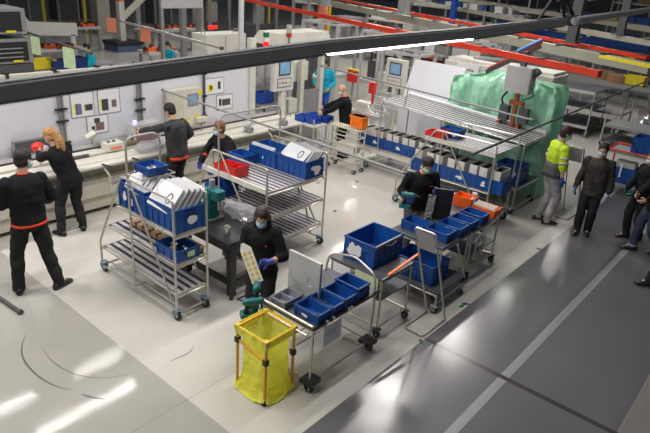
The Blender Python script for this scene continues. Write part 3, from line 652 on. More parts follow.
mb = MB().ell((0, 0, .10), (.26, .13, .11)).ell((.12, .0, .12), (.15, .15, .10)).ell((-.18, 0, .11), (.12, .11, .10)); fuse(mb, 'film', 'clearfilm', t, .016, 1, .035, 13)

# sign stands
def stand(loc, label):
    t = empty('sign_stand', loc, label, 'sign stand', 'bent tube sign stands')
    MB().tube([(0, 0, .015), (0, -.54, .015), (.27, -.54, .015), (.27, 0, .015)], .014, 8, 0, .05).tube([(0, 0, .012), (0, -.60, 1.41), (.27, -.60, 1.41), (.27, 0, .012)], .014, 8, 0, .03).build('bent_tube', ['steel'], t)
    MB().add([(x, -.60*(z/1.41)-.02+e_, z) for e_ in (0, .004) for x, z in ((.02, 1.12), (.25, 1.12), (.25, 1.39), (.02, 1.39))], [(0, 1, 2, 3), (7, 6, 5, 4), (0, 4, 5, 1), (1, 5, 6, 2), (2, 6, 7, 3), (3, 7, 4, 0)]).build('blank_sheet', ['lightgray'], t); return t
s0 = stand((-3.08, 6.03, 0), 'bent tube floor stand with a white sheet in front of the tool cart')
c = again(s0, (-3.20, 11.35, 0), 'bent tube floor stand with a white sheet between the hi-vis and suited men')

# yellow sack holder
t = empty('waste_sack_holder', (-3.52, 3.29, 0), 'yellow tube stand holding a translucent yellow waste sack', 'waste sack holder')
P = {'nl': (-.22, -.0), 'nn': (.20, .02), 'ff': (-.18, .40), 'rr': (.24, .42)}
f = MB()
c4 = [(-.19, .0, .745), (.22, .0, .745), (.22, .39, .745), (-.19, .39, .745)]
for i in range(4): f.tube([c4[i], c4[(i+1) % 4]], .016, 8)
for i, (x, y, z) in enumerate(c4): f.tube([(x, y, 0), (x, y, z)], .016, 8)
f.tube([(-.19, 0, .59), (.22, 0, .52)], .014, 8); f.tube([(.22, 0, .03), (.22, .39, .03)], .014, 8)
f.build('tube_frame', ['darkyellow'], t)
for (x, y, z) in ((-.19, 0, .59), (.22, 0, .52), (.22, 0, .03), (.22, .39, .45)): MB().box(x-.024, x+.024, y-.024, y+.024, z-.03, z+.03).build('joint', ['black'], t)
for (x, y, z) in c4: MB().box(x-.026, x+.026, y-.026, y+.026, z-.012, z+.026).build('corner_joint', ['gold'], t)
a = MB(); n = 48; rows = 20; vs = []
for i in range(rows+1):
    u = i/rows; z = .765 - .735*u
    for k in range(n):
        an = 2*pi*k/n; sq = lambda v: math.copysign(abs(v)**.45, v)
        hx, hy = .212 - .022*math.sin(pi*u), .205 - .022*math.sin(pi*u)
        if u > .85: e = (u-.85)/.15; hx *= 1+.30*e; hy *= 1+.22*e
        w_ = .02*math.sin(pi*min(1, u*1.2))*math.sin(7*an+5*u) + .012*math.sin(13*an+9*u)*u
        x = .015 + hx*sq(math.cos(an))*(1+w_*3*u); y = .195 + hy*sq(math.sin(an))*(1+w_*3*u)
        vs.append((x, y, max(.012, z + (.02*math.sin(5*an) if u > .9 else 0))))
fs = [(i*n+k, (i+1)*n+k, (i+1)*n+(k+1) % n, i*n+(k+1) % n) for i in range(rows) for k in range(n)] + [tuple(range(rows*n, (rows+1)*n))]
a.add(vs, fs); a.build('sack', ['limebag'], t, True)
a = MB(); 
for (x0, x1, y0, y1) in ((-.21, .24, -.023, -.018), (-.21, .24, .408, .413), (-.213, -.208, -.02, .41), (.238, .243, -.02, .41)): a.box(x0, x1, y0, y1, .68, .77)
a.build('sack_cuff', ['limebag'], t)

# bald worker's bench with three blue bins, comb cart, orange box
t = empty('side_bench', (-9.30, 9.42, 0), 'light side bench carrying blue bins beside the bald man', 'table')
MB().box(0, 1.1, 0, .70, .82, .85).build('top', ['offwhite'], t)
f = MB()
for x in (.03, 1.07):
    for y in (.03, .69): f.tube([(x, y, 0), (x, y, .82 if x < 1 else 1.0)], .018, 8)
f.tube([(.03, .03, .35), (1.07, .03, .35), (1.07, .69, .35), (.03, .69, .35), (.03, .03, .35)], .014, 8); f.build('frame', ['alu'], t)
for k, (x, y) in enumerate(((-8.72, 9.62), (-8.44, 9.66), (-8.66, 9.95), (-8.36, 10.0))):
    crate((x, y, .852), .26, .24, .14, ['small blue bin, left front on the side bench', 'small blue bin, right front on the side bench', 'small blue bin, left back on the side bench', 'small blue bin, right back on the side bench'][k], 'blue bins on the side bench', m='blueplastic', name='small_parts_bin')
t = empty('comb_cart', (-7.92, 9.62, 0), 'narrow beige ladder cart with a comb of pegs under the orange box', 'cart')
f = MB()
for x in (0, .78):
    for y in (0, .26): f.tube([(x, y, .12), (x, y, .98)], .016, 8)
for z in (.25, .42, .6, .78, .95):
    for y in (0, .26): f.tube([(0, y, z), (.78, y, z)], .013, 8)
    for x in (0, .78): f.tube([(x, 0, z), (x, .26, z)], .013, 8)
f.build('frame', ['cream'], t)
a = MB().box(0, .78, 0, .26, .955, .965)
for k in range(12): a.box(.03+k*.063, .045+k*.063, -.01, .01, .96, 1.03)
a.build('comb_shelf', ['cream'], t); MB().box(.2, .7, .02, .24, .43, .60).build('drawer_box', ['offwhite'], t)
for x in (.02, .76):
    for y in (0, .26): caster(t, x, y, .05, 'lightgray')
t = tag(MB().rbox(-.17, .17, -.11, .11, 0, .25, .03).box(-.18, .18, -.12, .12, .21, .25).build('orange_box', ['brightorange'], None, False, (-7.30, 9.84, .985)), 'bright orange plastic box on top of the ladder cart', 'box')
MB().box(-.10, .10, -.125, -.118, .08, .09).build('rib', ['orange'], t)

# ------------------------------------------------------------------ PEOPLE
def ik(a, b, l1, l2, pole):
    d = b - a; L = d.length
    if L > (l1+l2)*.995: b = a + d.normalized()*(l1+l2)*.995; d = b-a; L = d.length
    n = d.normalized(); x = (l1*l1 - l2*l2 + L*L)/(2*L); h = math.sqrt(max(0, l1*l1-x*x))
    p = Vector(pole); p = p - n*p.dot(n); p.normalize(); return a + n*x + p*h, b
def hand_mb(mb, w, fdir, palm, side, curl=.5, g=0.0, s=1.0):
    # w wrist, fdir finger direction, palm = palm normal (side the fingers close to), side = +1 right / -1 left
    f = fdir.normalized(); p = (palm - f*palm.dot(f)).normalized(); a = f.cross(p) * side      # a points to the thumb side
    mb.limb(w - f*.02, w + f*.02, .026*s+g, .028*s+g, 10)
    M3 = Matrix((a, f, p)).transposed(); mb.ell(w + f*.055*s, (.042*s+g, .052*s+g, .016*s+g), M3, 12, 8)
    for k, (o, L) in enumerate(((.030, .072), (.010, .080), (-.010, .074), (-.029, .058))):
        b0 = w + f*.095*s + a*o*s; c = curl*(1+.12*k); d = f; q = b0 - f*.02
        for j, fr in enumerate((.45, .32, .23)):
            cc = c*(.5+.55*j); d = (f*math.cos(cc) + p*math.sin(cc)).normalized(); e = q + d*L*s*fr*(1.2 if j == 0 else 1)
            mb.limb(q, e, .0095*s+g*.6, .0085*s+g*.6, 8); q = e
    b0 = w + f*.03*s + a*.034*s; d1 = (f*.6 + a*.75 + p*.25).normalized(); e = b0 + d1*.038*s; mb.limb(b0, e, .012*s+g*.6, .0105*s+g*.6, 8)
    d2 = (f*.85 + a*.2 + p*.5).normalized(); mb.limb(e, e + d2*.032*s, .0105*s+g*.6, .009*s+g*.6, 8)
def person(name, loc, face, h, label, wr, wl, feet=((.11, 0), (-.11, 0)), lean=0.0, side=0.0, yaw=0.0, pitch=0.0, roll=0.0, hip=(0, 0), hipz=.93, top='cloth', legs='trousers', shoe='shoe',
           hair='short', hairm='hairdark', mask=None, glove=None, female=False, sleeve=1.0, hem=.86, polesR=(.6, -.7, -.4), polesL=(-.6, -.7, -.4), footyaw=(-.15, .15), curl=.6,
           palmR=None, palmL=None, fdR=None, fdL=None, extra=None, bulk=1.0, eyes=True):
    s = h/1.75; rz = math.atan2(-face[0], face[1])
    t = empty(name, loc, label, 'person', None, rz)
    V = Vector
    hipc = V((hip[0], hip[1], hipz)); cr, sr = math.cos(lean), math.sin(lean)
    up = (V((math.sin(side), sr*math.cos(side), cr*math.cos(side)))).normalized(); rt = V((1, 0, 0)); rt = (rt - up*rt.dot(up)).normalized(); fw = up.cross(rt)
    sh = .188 if not female else .168; hw = .085 if not female else .09
    chest = hipc + up*.40; neck = hipc + up*.535; shz = hipc + up*.475
    shR = shz + rt*sh; shL = shz - rt*sh; hR = hipc + V((hw, 0, -.02)); hL = hipc + V((-hw, 0, -.02))
    wR, wL = V(wr)/s if False else V(wr), V(wl)
    eR, wR = ik(shR, wR, .285, .25, polesR); eL, wL = ik(shL, wL, .285, .25, polesL)
    aR = V((feet[0][0], feet[0][1], .085 + (feet[0][2] if len(feet[0]) > 2 else 0))); aL = V((feet[1][0], feet[1][1], .085 + (feet[1][2] if len(feet[1]) > 2 else 0)))
    kR, aR = ik(hR, aR, .43, .42, (.05, 1, 0)); kL, aL = ik(hL, aL, .43, .42, (-.05, 1, 0))
    Mh = (Matrix.Rotation(yaw, 3, 'Z') @ Matrix.Rotation(-pitch, 3, 'X') @ Matrix.Rotation(roll, 3, 'Y'))
    hc = neck + up*.045 + Mh @ V((0, .025, .125))
    def H(v): return hc + Mh @ V(v)
    fR = (wR-eR).normalized() if fdR is None else V(fdR).normalized(); fL = (wL-eL).normalized() if fdL is None else V(fdL).normalized()
    pR = V(palmR) if palmR else V((-1, .2, -.1)); pL = V(palmL) if palmL else V((1, .2, -.1))
    def sc(mb): return mb.xf(lambda v: v*s)
    def torso(mb, g, z0=-.10):
        wx, wy = (.166, .122) if not female else (.150, .112)
        cx = (.186, .130) if not female else (.165, .132)
        mb.loft([(hipc + up*z0, rt, fw, .172+g, .132+g), (hipc + up*0, rt, fw, .170+g, .130+g), (hipc + up*.12, rt, fw, wx+g, wy+g), (hipc + up*.24, rt, fw, wx+.006+g, wy+.006+g), (hipc + up*.36, rt, fw, cx[0]+g, cx[1]+g),
                 (hipc + up*.44, rt, fw, cx[0]+g, .118+g), (hipc + up*.495, rt, fw, .150+g, .086+g), (hipc + up*.535, rt, fw, .082+g, .062+g)], 22, 0, 2.3)
        for q in (shR, shL): mb.ell(q - up*.016, (.058+g, .060+g, .058+g))
    # continuous body
    b = MB(); torso(b, -.014)
    b.limb(neck - up*.03, hc - Mh @ V((0, .02, .05)), .055, .050)
    b.ell(H((0, -.008, .025)), (.074, .094, .092), Mh, 18, 12); b.ell(H((0, .028, -.045)), (.056, .062, .068), Mh, 16, 10); b.ell(H((0, .055, -.085)), (.030, .028, .024), Mh)
    b.ell(H((0, .092, -.018)), (.012, .020, .026), Mh, 10, 8); b.ell(H((0, .078, .018)), (.045, .014, .010), Mh); b.ell(H((0, .082, -.058)), (.024, .010, .008), Mh)
    for q in (-1, 1): b.ell(H((q*.074, -.005, -.012)), (.012, .020, .032), Mh, 10, 8)
    for (a0, e0, w0, f0, p0, sd) in ((shR, eR, wR, fR, pR, 1), (shL, eL, wL, fL, pL, -1)):
        b.limb(a0, e0, .048, .038); b.limb(e0, w0, .038, .027)
        hand_mb(b, w0, f0, p0, sd, curl)
    for (h0, k0, a0) in ((hR, kR, aR), (hL, kL, aL)):
        b.limb(h0, k0, .078, .052); b.limb(k0, a0, .052, .036)
        b.limb(a0, a0 + Matrix.Rotation(footyaw[0] if a0 is aR else footyaw[1], 3, 'Z') @ V((0, .11, -.045)), .033, .024)
    fuse(sc(b), 'body', 'skin', t, .0095, 3)
    # trousers
    b = MB(); b.loft([(hipc + up*.10, rt, fw, .150, .108), (hipc, rt, fw, .166, .126), (hipc - V((0, 0, .08)), V((1, 0, 0)), V((0, 1, 0)), .165, .125), (hipc - V((0, 0, .13)), V((1, 0, 0)), V((0, 1, 0)), .13, .10)], 22)
    for (h0, k0, a0) in ((hR, kR, aR), (hL, kL, aL)):
        b.limb(h0, k0, .104, .080); b.limb(k0, a0 + V((0, -.004, .0)), .080, .068)
        b.tube([a0 + V((0, 0, .03)), a0 + V((0, .008, -.045))], [.068, .074], 14)
    fuse(sc(b), 'trousers', legs, t, .012, 3, .014, 5.5)
    for (a0, fy, sd) in ((aR, footyaw[0], 1), (aL, footyaw[1], -1)):
        b = MB(); Mf = Matrix.Rotation(fy, 3, 'Z'); z0 = a0.z-.085
        def S(x, y, z): q = Mf @ V((x, y, 0)); return V((a0.x+q.x, a0.y+q.y, z0+z))
        X_, Z_ = Mf @ V((1, 0, 0)), V((0, 0, 1))
        b.loft([(S(0, -.085, .035), X_, Z_, .028, .034), (S(0, -.06, .045), X_, Z_, .040, .044), (S(0, .0, .05), X_, Z_, .043, .050), (S(0, .07, .040), X_, Z_, .046, .040), (S(0, .13, .03), X_, Z_, .048, .029), (S(0, .175, .022), X_, Z_, .036, .021), (S(0, .195, .018), X_, Z_, .018, .013)], 16, 0, 2.6)
        sc(b).build('shoe', [shoe], t, True)
    # jacket / top with sleeves
    g = .018*bulk; b = MB(); torso(b, g, hem-hipz)
    for (a0, e0, w0) in ((shR, eR, wR), (shL, eL, wL)):
        b.limb(a0 - up*.012, e0, .060+g*.5, .053+g*.5)
        if sleeve > .3: q = e0.lerp(w0, min(sleeve, .93)); b.limb(e0, q, .056+g*.5, .045+g*.4 if sleeve > .8 else .050)
    b.tube([neck - up*.03, neck + up*.02], [.072, .064], 16)
    fuse(sc(b), 'jacket' if sleeve > .8 else 'shirt', top, t, .012, 3, .013*bulk, 5.5)
    # hair
    if hair:
        b = MB()
        if hair == 'bald': b.ell(H((0, -.020, -.010)), (.079, .082, .035), Mh, 18, 10)
        else:
            b.ell(H((0, -.019, .040)), (.087, .101, .095), Mh, 18, 12); b.ell(H((0, -.035, -.015)), (.083, .076, .080), Mh)
            if hair == 'quiff': b.ell(H((.0, .03, .095)), (.06, .055, .035), Mh)
        if hair == 'long':
            for sx in (-1, 1): b.limb(H((sx*.066, -.035, -.02)), H((sx*.085, -.03, -.26)), .034, .032)
            b.limb(H((0, -.07, .0)), H((0, -.085, -.30)), .070, .060); b.limb(H((-.04, -.07, .0)), H((-.05, -.07, -.29)), .05, .05); b.limb(H((.04, -.07, .0)), H((.05, -.07, -.29)), .05, .05)
        if hair == 'ponytail':
            b.ell(H((0, -.115, .05)), (.040, .036, .040), Mh); b.limb(H((0, -.125, .04)), H((.01, -.15, -.10)), .048, .062); b.limb(H((.01, -.15, -.10)), H((.03, -.12, -.30)), .062, .025); b.limb(H((.0, -.13, -.02)), H((-.05, -.12, -.20)), .04, .02)
        if hair == 'bun': b.ell(H((0, -.12, .03)), (.04, .04, .04), Mh)
        fuse(sc(b), 'hair', hairm, t, .009, 2, .006, 30)
    if mask:
        b = MB(); b.ell(H((0, .038, -.052)), (.062, .072, .052), Mh, 18, 12); sc(b)
        b.build('face_mask', [mask], t, True)
    if eyes:
        for q in (-1, 1): sc(MB().ell(H((q*.030, .080, .006)), (.011, .009, .006), Mh, 10, 6)).build('eye', ['eye'], t, True)
    if glove:
        for (w0, f0, p0, sd) in ((wR, fR, pR, 1), (wL, fL, pL, -1)):
            b = MB(); hand_mb(b, w0, f0, p0, sd, curl, .004); b.tube([w0 - f0*.05, w0], [.036, .031], 12); fuse(sc(b), 'glove', glove, t, .007, 2)
    J = dict(shR=shR, shL=shL, eR=eR, eL=eL, wR=wR, wL=wL, hc=hc, neck=neck, hipc=hipc, up=up, rt=rt, fw=fw, H=H, s=s, t=t, sc=sc, kR=kR, kL=kL, aR=aR, aL=aL, g=g)
    return J
def ring_band(J, a, b, u, r, name, m, w=.03):
    p = a.lerp(b, u); d = (b-a).normalized(); J['sc'](MB().tube([p - d*w/2, p + d*w/2], r*1.12, 16)).build(name, [m], J['t'], True)
def local(p, loc, face, h):                  # world point -> figure space
    rz = math.atan2(-face[0], face[1]); v = Vector(p) - Vector(loc); return tuple((Matrix.Rotation(-rz, 3, 'Z') @ v) * (1.75/h))

J = person('person', (-6.93, 2.72, 0), (-1, .05), 1.88, 'dark haired man seen from behind at the left edge, black sweater with red hem', (.30, .22, 1.02), (-.20, .30, 1.05), ((.20, -.12), (-.20, .06)), yaw=-1.15, pitch=.15, polesR=(.35, -.8, -.6), polesL=(-.35, -.8, -.6), mask='mask', legs='trousers', top='cloth', hem=.90, footyaw=(-1.2, -.4), curl=.8)
J['sc'](MB().loft([(J['hipc'] + J['up']*z, J['rt'], J['fw'], .196, .156) for z in (-.055, -.025)], 22, 0, 2.3)).build('red_hem', ['shirtred'], J['t'], True)
b = MB(); J['sc'](b.tube([J['neck'] + J['up']*.012, J['neck'] + J['up']*.026], .066, 16)).build('red_collar', ['shirtred'], J['t'], True)
P2 = ((-8.22, 3.84, 0), (-1, -.05), 1.70)
J = person('person', P2[0], P2[1], P2[2], 'blonde woman with a ponytail in black working at the bench', local((-8.72, 4.0, 1.15), *P2), local((-8.75, 3.72, 1.2), *P2), ((.20, .0), (-.16, .03)), lean=.20, side=-.22, yaw=.35, pitch=.35, hair='ponytail', hairm='hairblond', female=True, hem=.82, hip=(.05, -.02), footyaw=(-.5, .2))
P3 = ((-8.22, 5.86, 0), (-1, -.18), 1.80)
J = person('person', P3[0], P3[1], P3[2], 'man in a black quilted jacket facing the partition', (.20, .16, 1.02), local((-8.80, 5.45, 1.22), *P3), ((.14, .0), (-.12, .03)), lean=.10, yaw=.2, pitch=.45, top='quilted', hem=.86, bulk=1.25, polesR=(1, -.8, .1))
J['sc'](MB().loft([(J['hipc'] + J['up']*z, J['rt'], J['fw'], .192, .150) for z in (-.125, -.07)], 22, 0, 2.3)).build('red_shirt_hem', ['shirtred'], J['t'], True)
P4 = ((-7.34, 6.20, 0), (-.10, -1), 1.76)
J = person('person', P4[0], P4[1], P4[2], 'ginger haired man in a mask leaning between the bench and the centre rack', local(PZ(201, 162, .95), *P4), local((-6.98, 5.70, 1.0), *P4), ((.12, -.15), (-.12, .0)), lean=.45, side=-.12, yaw=-.2, pitch=.15, hairm='hairginger', mask='mask', glove='glove', hip=(0, -.12), hipz=.90, legs='graytrousers', polesR=(1, -.3, -.2))
ring_band(J, J['eR'], J['wR'], .45, .052, 'red_sleeve_stripe', 'shirtred', .05)
P5 = ((-4.28, 4.16, 0), (.55, -.83), 1.67)
J = person('person', P5[0], P5[1], P5[2], 'dark haired woman in black holding a perforated card', local((-4.20, 3.86, 1.12), *P5), local((-3.98, 3.98, 1.12), *P5), ((.10, 0), (-.10, .06)), lean=.08, yaw=.05, pitch=.38, hair='long', hairm='hairbrown', mask='mask', female=True, sleeve=.42, glove='glove', top='cloth', curl=.9,
           fdR=(-.5, .6, .2), fdL=(.9, .3, -.1), palmR=(-.3, .6, .2), palmL=(.2, .8, 0))
J['sc'](MB().box(-.012-.07, .048-.07, .0, .004, -.008, .010).xf(lambda v: J['hipc'] + J['up']*.36 + J['fw']*.138 + v)).build('orange_badge', ['orange'], J['t'])
t = empty('perforated_card', (-4.06, 3.78, 1.13), 'white card with rows of olive holes held by the woman in black', 'card'); t.rotation_euler = (D(-20), D(-28), D(35))
MB().box(-.065, .065, -.003, .003, -.21, .17).add([(-.065, -.003, .17), (.065, -.003, .17), (.065, .003, .17), (-.065, .003, .17), (-.03, -.003, .24), (.0, -.003, .24), (.0, .003, .24), (-.03, .003, .24)], [(0, 1, 5, 4), (3, 7, 6, 2), (4, 5, 6, 7), (0, 4, 7, 3), (1, 2, 6, 5)]).build('card', ['tray'], t)
for k in range(2):
    for j in range(6): MB().cyl((-.03+.06*k, -.006, -.17+j*.058), (-.03+.06*k, -.003, -.17+j*.058), .020, 10).build('hole', ['gold'], t)
P6 = ((-4.10, 7.20, 0), (.80, -.6), 1.73)
pR6 = PY(421, 192, 6.95); pL6 = PY(453, 191, 7.22)
J = person('person', P6[0], P6[1], P6[2], 'man in a black jacket and green mask drilling at the tool cart', local((-4.10, 6.86, 1.10), *P6), local((-3.80, 7.18, 1.20), *P6), ((.13, -.05), (-.13, .0)), lean=.22, side=.0, yaw=.0, pitch=.5, mask='maskgreen', glove='glove', legs='graytrousers', top='cloth', curl=1.0, hip=(0, -.06),
           polesR=(.35, -.7, -.8), polesL=(-.4, -.6, -.7), bulk=1.15)
J['sc'](MB().tube([J['neck'] - J['up']*.01, J['neck'] + J['up']*.022], .067, 16)).build('collar_trim', ['orangepaper'], J['t'], True)
ring_band(J, J['eL'], J['wL'], .35, .060, 'red_sleeve_stripe', 'shirtred', .05)
J['sc'](MB().box(-.05, .05, .0, .004, -.006, .010).xf(lambda v: J['hipc'] + J['up']*.38 + J['fw']*.145 - J['rt']*.07 + v)).build('orange_badge', ['orange'], J['t'])
t = power_tool((-4.02, 6.78, .98), (0, 0, D(-70)), 'teal cordless screwdriver held by the man in the green mask', 1.15)
t = tag(MB().rbox(-.055, .055, -.006, .006, 0, .40, .005).build('frosted_plate', ['frosted'], None, False, (-3.78, 6.96, .805)), 'narrow translucent grey plate held upright on the tool cart', 'plate'); t.rotation_euler = (D(-8), D(6), D(40))
t = tag(MB().rbox(-.14, .14, -.012, .012, 0, .50, .01).cyl((-.05, -.016, .25), (-.05, -.012, .25), .03, 12).build('dark_plate', ['darksteel'], None, False, (-3.70, 7.18, .805)), 'wide dark steel plate stood beside the translucent plate', 'plate'); t.rotation_euler = (D(8), 0, D(30))
t = tag(MB().box(-.11, .11, -.10, .10, 0, .015).box(-.11, -.10, -.1, .1, 0, .09).box(.10, .11, -.1, .1, 0, .09).build('steel_fixture', ['gray'], None, False, (-3.86, 6.88, .802)), 'grey steel jig beneath the translucent plate', 'fixture')
P7 = ((-8.02, 10.30, 0), (-.85, -.55), 1.73)
J = person('person', P7[0], P7[1], P7[2], 'bald man in a dark jacket and white mask at the side bench', local((-8.5, 10.05, 1.15), *P7), local((-8.35, 9.8, 1.05), *P7), ((.10, -.04), (-.10, .05)), lean=.12, yaw=.1, pitch=.4, hair=None, mask='maskwhite', top='cloth', legs='trousers', polesR=(.8, -.7, -.3), bulk=1.2)
J['sc'](MB().tube([J['neck'] - J['up']*.01, J['neck'] + J['up']*.028], .067, 16)).build('orange_collar', ['orange'], J['t'], True)
P8 = ((-3.25, 10.36, 0), (.66, .75), 1.82)
J = person('person', P8[0], P8[1], P8[2], 'man in a yellow hi-vis shirt and pale trousers walking away', (.24, .05, .86), (-.22, .12, .9), ((.11, .02), (-.11, -.04)), lean=.05, yaw=-.25, pitch=.15, hairm='hairbrown', mask='maskgreen', glove='glove', top='hivis', legs='palecloth', shoe='shoebrown', sleeve=.32, hem=.90)
g = J['g']
J['sc'](MB().loft([(J['hipc'] + J['up']*z, J['rt'], J['fw'], a_, b_) for z, a_, b_ in ((-.055, .196, .156), (.02, .197, .157), (.12, .193, .150), (.20, .198, .152))], 22, 0, 2.3)).build('grey_lower_panel', ['graycloth'], J['t'], True)
for u in (.55, .85):
    for A, B in ((J['shR'], J['eR']), (J['shL'], J['eL'])): ring_band(J, A, B, u, .073, 'reflective_band', 'lightgray', .03)
P9 = ((-2.52, 10.38, 0), (.12, -1), 1.69)
J = person('person', P9[0], P9[1], P9[2], 'man in a dark suit jacket and blue mask walking towards the aisle', (.29, .10, .84), (-.27, -.02, .84), ((.09, .06), (-.07, -.06)), lean=.0, yaw=.05, pitch=.18, mask='mask', glove='glovelight', top='suit', legs='trousers', hem=.78, bulk=1.3)
b = MB(); up, rt, fw, hp = J['up'], J['rt'], J['fw'], J['hipc']
b.add([hp + up*z + fw*y + rt*x for z, y, x in ((.52, .085, -.04), (.52, .085, .04), (.42, .137, .055), (.42, .137, -.055), (.05, .150, .03), (.05, .150, -.03), (-.12, .150, .06), (-.12, .150, -.06))], [(0, 1, 2, 3), (3, 2, 4, 5), (5, 4, 6, 7)])
b2 = MB(); b2.v = b.v + [v - fw*.02 for v in b.v]; b2.f = b.f + [tuple(i+8 for i in reversed(f)) for f in b.f] + [(0, 3, 11, 8), (3, 5, 13, 11), (5, 7, 15, 13), (1, 9, 10, 2), (2, 10, 12, 4), (4, 12, 14, 6), (7, 6, 14, 15), (0, 8, 9, 1)]; b2.m = [0]*len(b2.f)
J['sc'](b2).build('dark_shirt', ['black'], J['t'])
P10 = ((-1.82, 10.86, 0), (-.6, -.8), 1.62)
J = person('person', P10[0], P10[1], P10[2], 'woman with long dark hair and white mask in black at the right edge', (.10, .30, 1.02), (-.12, .30, 1.0), ((.09, .06), (-.09, -.08)), yaw=0, pitch=.2, hair='long', hairm='hairdark', mask='maskwhite', female=True, hem=.75, bulk=1.4, glove='teal')
P11 = ((-1.50, 10.42, 0), (-.75, -.65), 1.74)
J = person('person', P11[0], P11[1], P11[2], 'person in blue jeans and a dark coat at the right edge', (.12, .28, 1.02), (-.14, .28, 1.0), ((.09, .16), (-.10, -.16, .03)), yaw=0, pitch=.2, hair='short', hairm='hairdark', legs='jeans', hem=.78, bulk=1.3, shoe='shoe')
ring_band(J, J['kR'], J['aR'], .97, .07, 'pale_cuff', 'lightgray', .02)
P12 = ((-.86, 9.22, 0), (-.8, -.6), 1.80)
J = person('person', P12[0], P12[1], P12[2], 'person in black trousers and boots, cut off by the lower right edge', (.20, .16, .9), (-.20, .0, .86), ((.10, .24), (-.12, -.20, .03)), hair='short', hem=.80, bulk=1.2)
# people far behind the partition
q = PZ(91, 47, 1.50)
J = person('person', (q.x, q.y, 0), (-.5, -.9), 1.62, 'dark haired worker in a cyan shirt at the bench beyond the partition, left', (.15, .3, 1.0), (-.15, .3, 1.0), yaw=.0, pitch=.3, mask='maskwhite', top='cyan', lean=.12, sleeve=.4)
q = PZ(170, 44, 1.5)
J = person('person', (q.x, q.y, 0), (.1, -.9), 1.6, 'worker in a cyan shirt with dark cap of hair beyond the partition, centre', (.15, .3, 1.0), (-.15, .3, 1.0), pitch=.4, top='cyan', lean=.1, sleeve=.5)
q = PY(325, 95, 12.6); 
J = person('person', (-10.55, 12.45, 0), (.4, -.9), 1.80, 'worker in teal shirt with a white sleeve, partly hidden behind the machine', (.22, .15, 1.05), (-.2, .2, 1.0), top='cyan', legs='blueplastic', hair='short', pitch=.3)
ring_band(J, J['shR'], J['eR'], .7, .075, 'white_sleeve_patch', 'maskwhite', .16)

# ------------------------------------------------------------------ MACHINES BEHIND THE LINE
def hmi(loc, label, w=.62, h=.75, ax='x', z0=1.45):
    t = empty('operator_panel', loc, label, 'control panel', None, 0 if ax == 'x' else -pi/2)
    MB().rbox(-.14, 0, -w/2, w/2, z0, z0+h, .02).build('housing', ['offwhite'], t, auto=True)
    MB().box(0, .006, -w*.30, w*.30, z0+h*.45, z0+h*.90, 0).box(.006, .01, -w*.24, w*.24, z0+h*.50, z0+h*.85, 1).build('screen', ['graydark', 'screen'], t)
    MB().box(0, .006, -w*.36, w*.36, z0+h*.10, z0+h*.38, 0).box(.006, .009, -w*.33, w*.33, z0+h*.13, z0+h*.35, 1).build('key_panel', ['posterpurple', 'offwhite'], t)
    for i in range(4): MB().cyl((.008, -w*.25+i*w*.16, z0+h*.24), (.02, -w*.25+i*w*.16, z0+h*.24), .02, 8).build('button', [('orange', 'graydark', 'graydark', 'posterlime')[i]], t)
    MB().box(-.12, -.02, -.06, .06, 0, z0).build('post', ['offwhite'], t); return t
hmi((-9.25, 9.52, 0), 'cream operator panel with two blue screens above the long bench')
hmi((-8.62, 13.0, 0), 'beige operator panel with grey screen left of the tilted white board', .62, .72, 'y', 1.28)
t = empty('machine_enclosure', (-9.9, 8.9, 0), 'open grey machine cell with a blue screen behind the end of the bench', 'machine')
MB().box(-.7, .35, 0, 2.3, 0, .80, 0).box(-.72, -.68, 0, 2.3, .8, 1.9, 1).build('base', ['gray', 'lightgray'], t)
for (x, y, hh) in ((.3, .95, 2.3), (.3, 1.55, 2.3), (.3, 2.25, 2.2)): MB().box(x-.06, x+.06, y-.06, y+.06, .0, hh).build('post', ['offwhite'], t)
MB().box(-.3, -.25, .05, .62, 1.62, 2.05, 0).box(-.25, -.245, .09, .58, 1.66, 2.01, 1).build('screen', ['gray', 'screen'], t)
MB().box(-.1, .2, 1.0, 1.9, 1.5, 1.95).build('side_box', ['offwhite'], t); MB().rbox(.1, .34, 1.12, 1.42, .8, 1.12, .02).build('small_unit', ['offwhite'], t)
MB().box(.32, .345, 1.6, 2.2, .8, 1.3).build('guard', ['gray'], t)
crate((-9.72, 9.32, 1.12), .30, .42, .24, 'blue bin on the cell shelf under the blue screen', None, m='blueplastic', name='small_parts_bin')
tag(MB().box(-9.95, -9.45, 9.0, 9.7, 1.08, 1.115).build('cell_shelf', 'gray'), 'grey shelf carrying the blue bin under the blue screen', 'shelf')
t = tag(MB().rbox(-.12, .12, -.10, .10, 0, .35, .03).build('yellow_unit', ['yellow'], None, False, (-10.1, 10.25, 1.75)), 'small yellow unit between the cream machine posts', 'machine unit')
tag(MB().box(-10.3, -9.95, 10.1, 10.4, 1.7, 1.75).box(-10.2, -10.0, 10.2, 10.3, .8, 1.7).build('unit_bracket', 'gray'), 'grey bracket under the yellow unit', 'bracket')
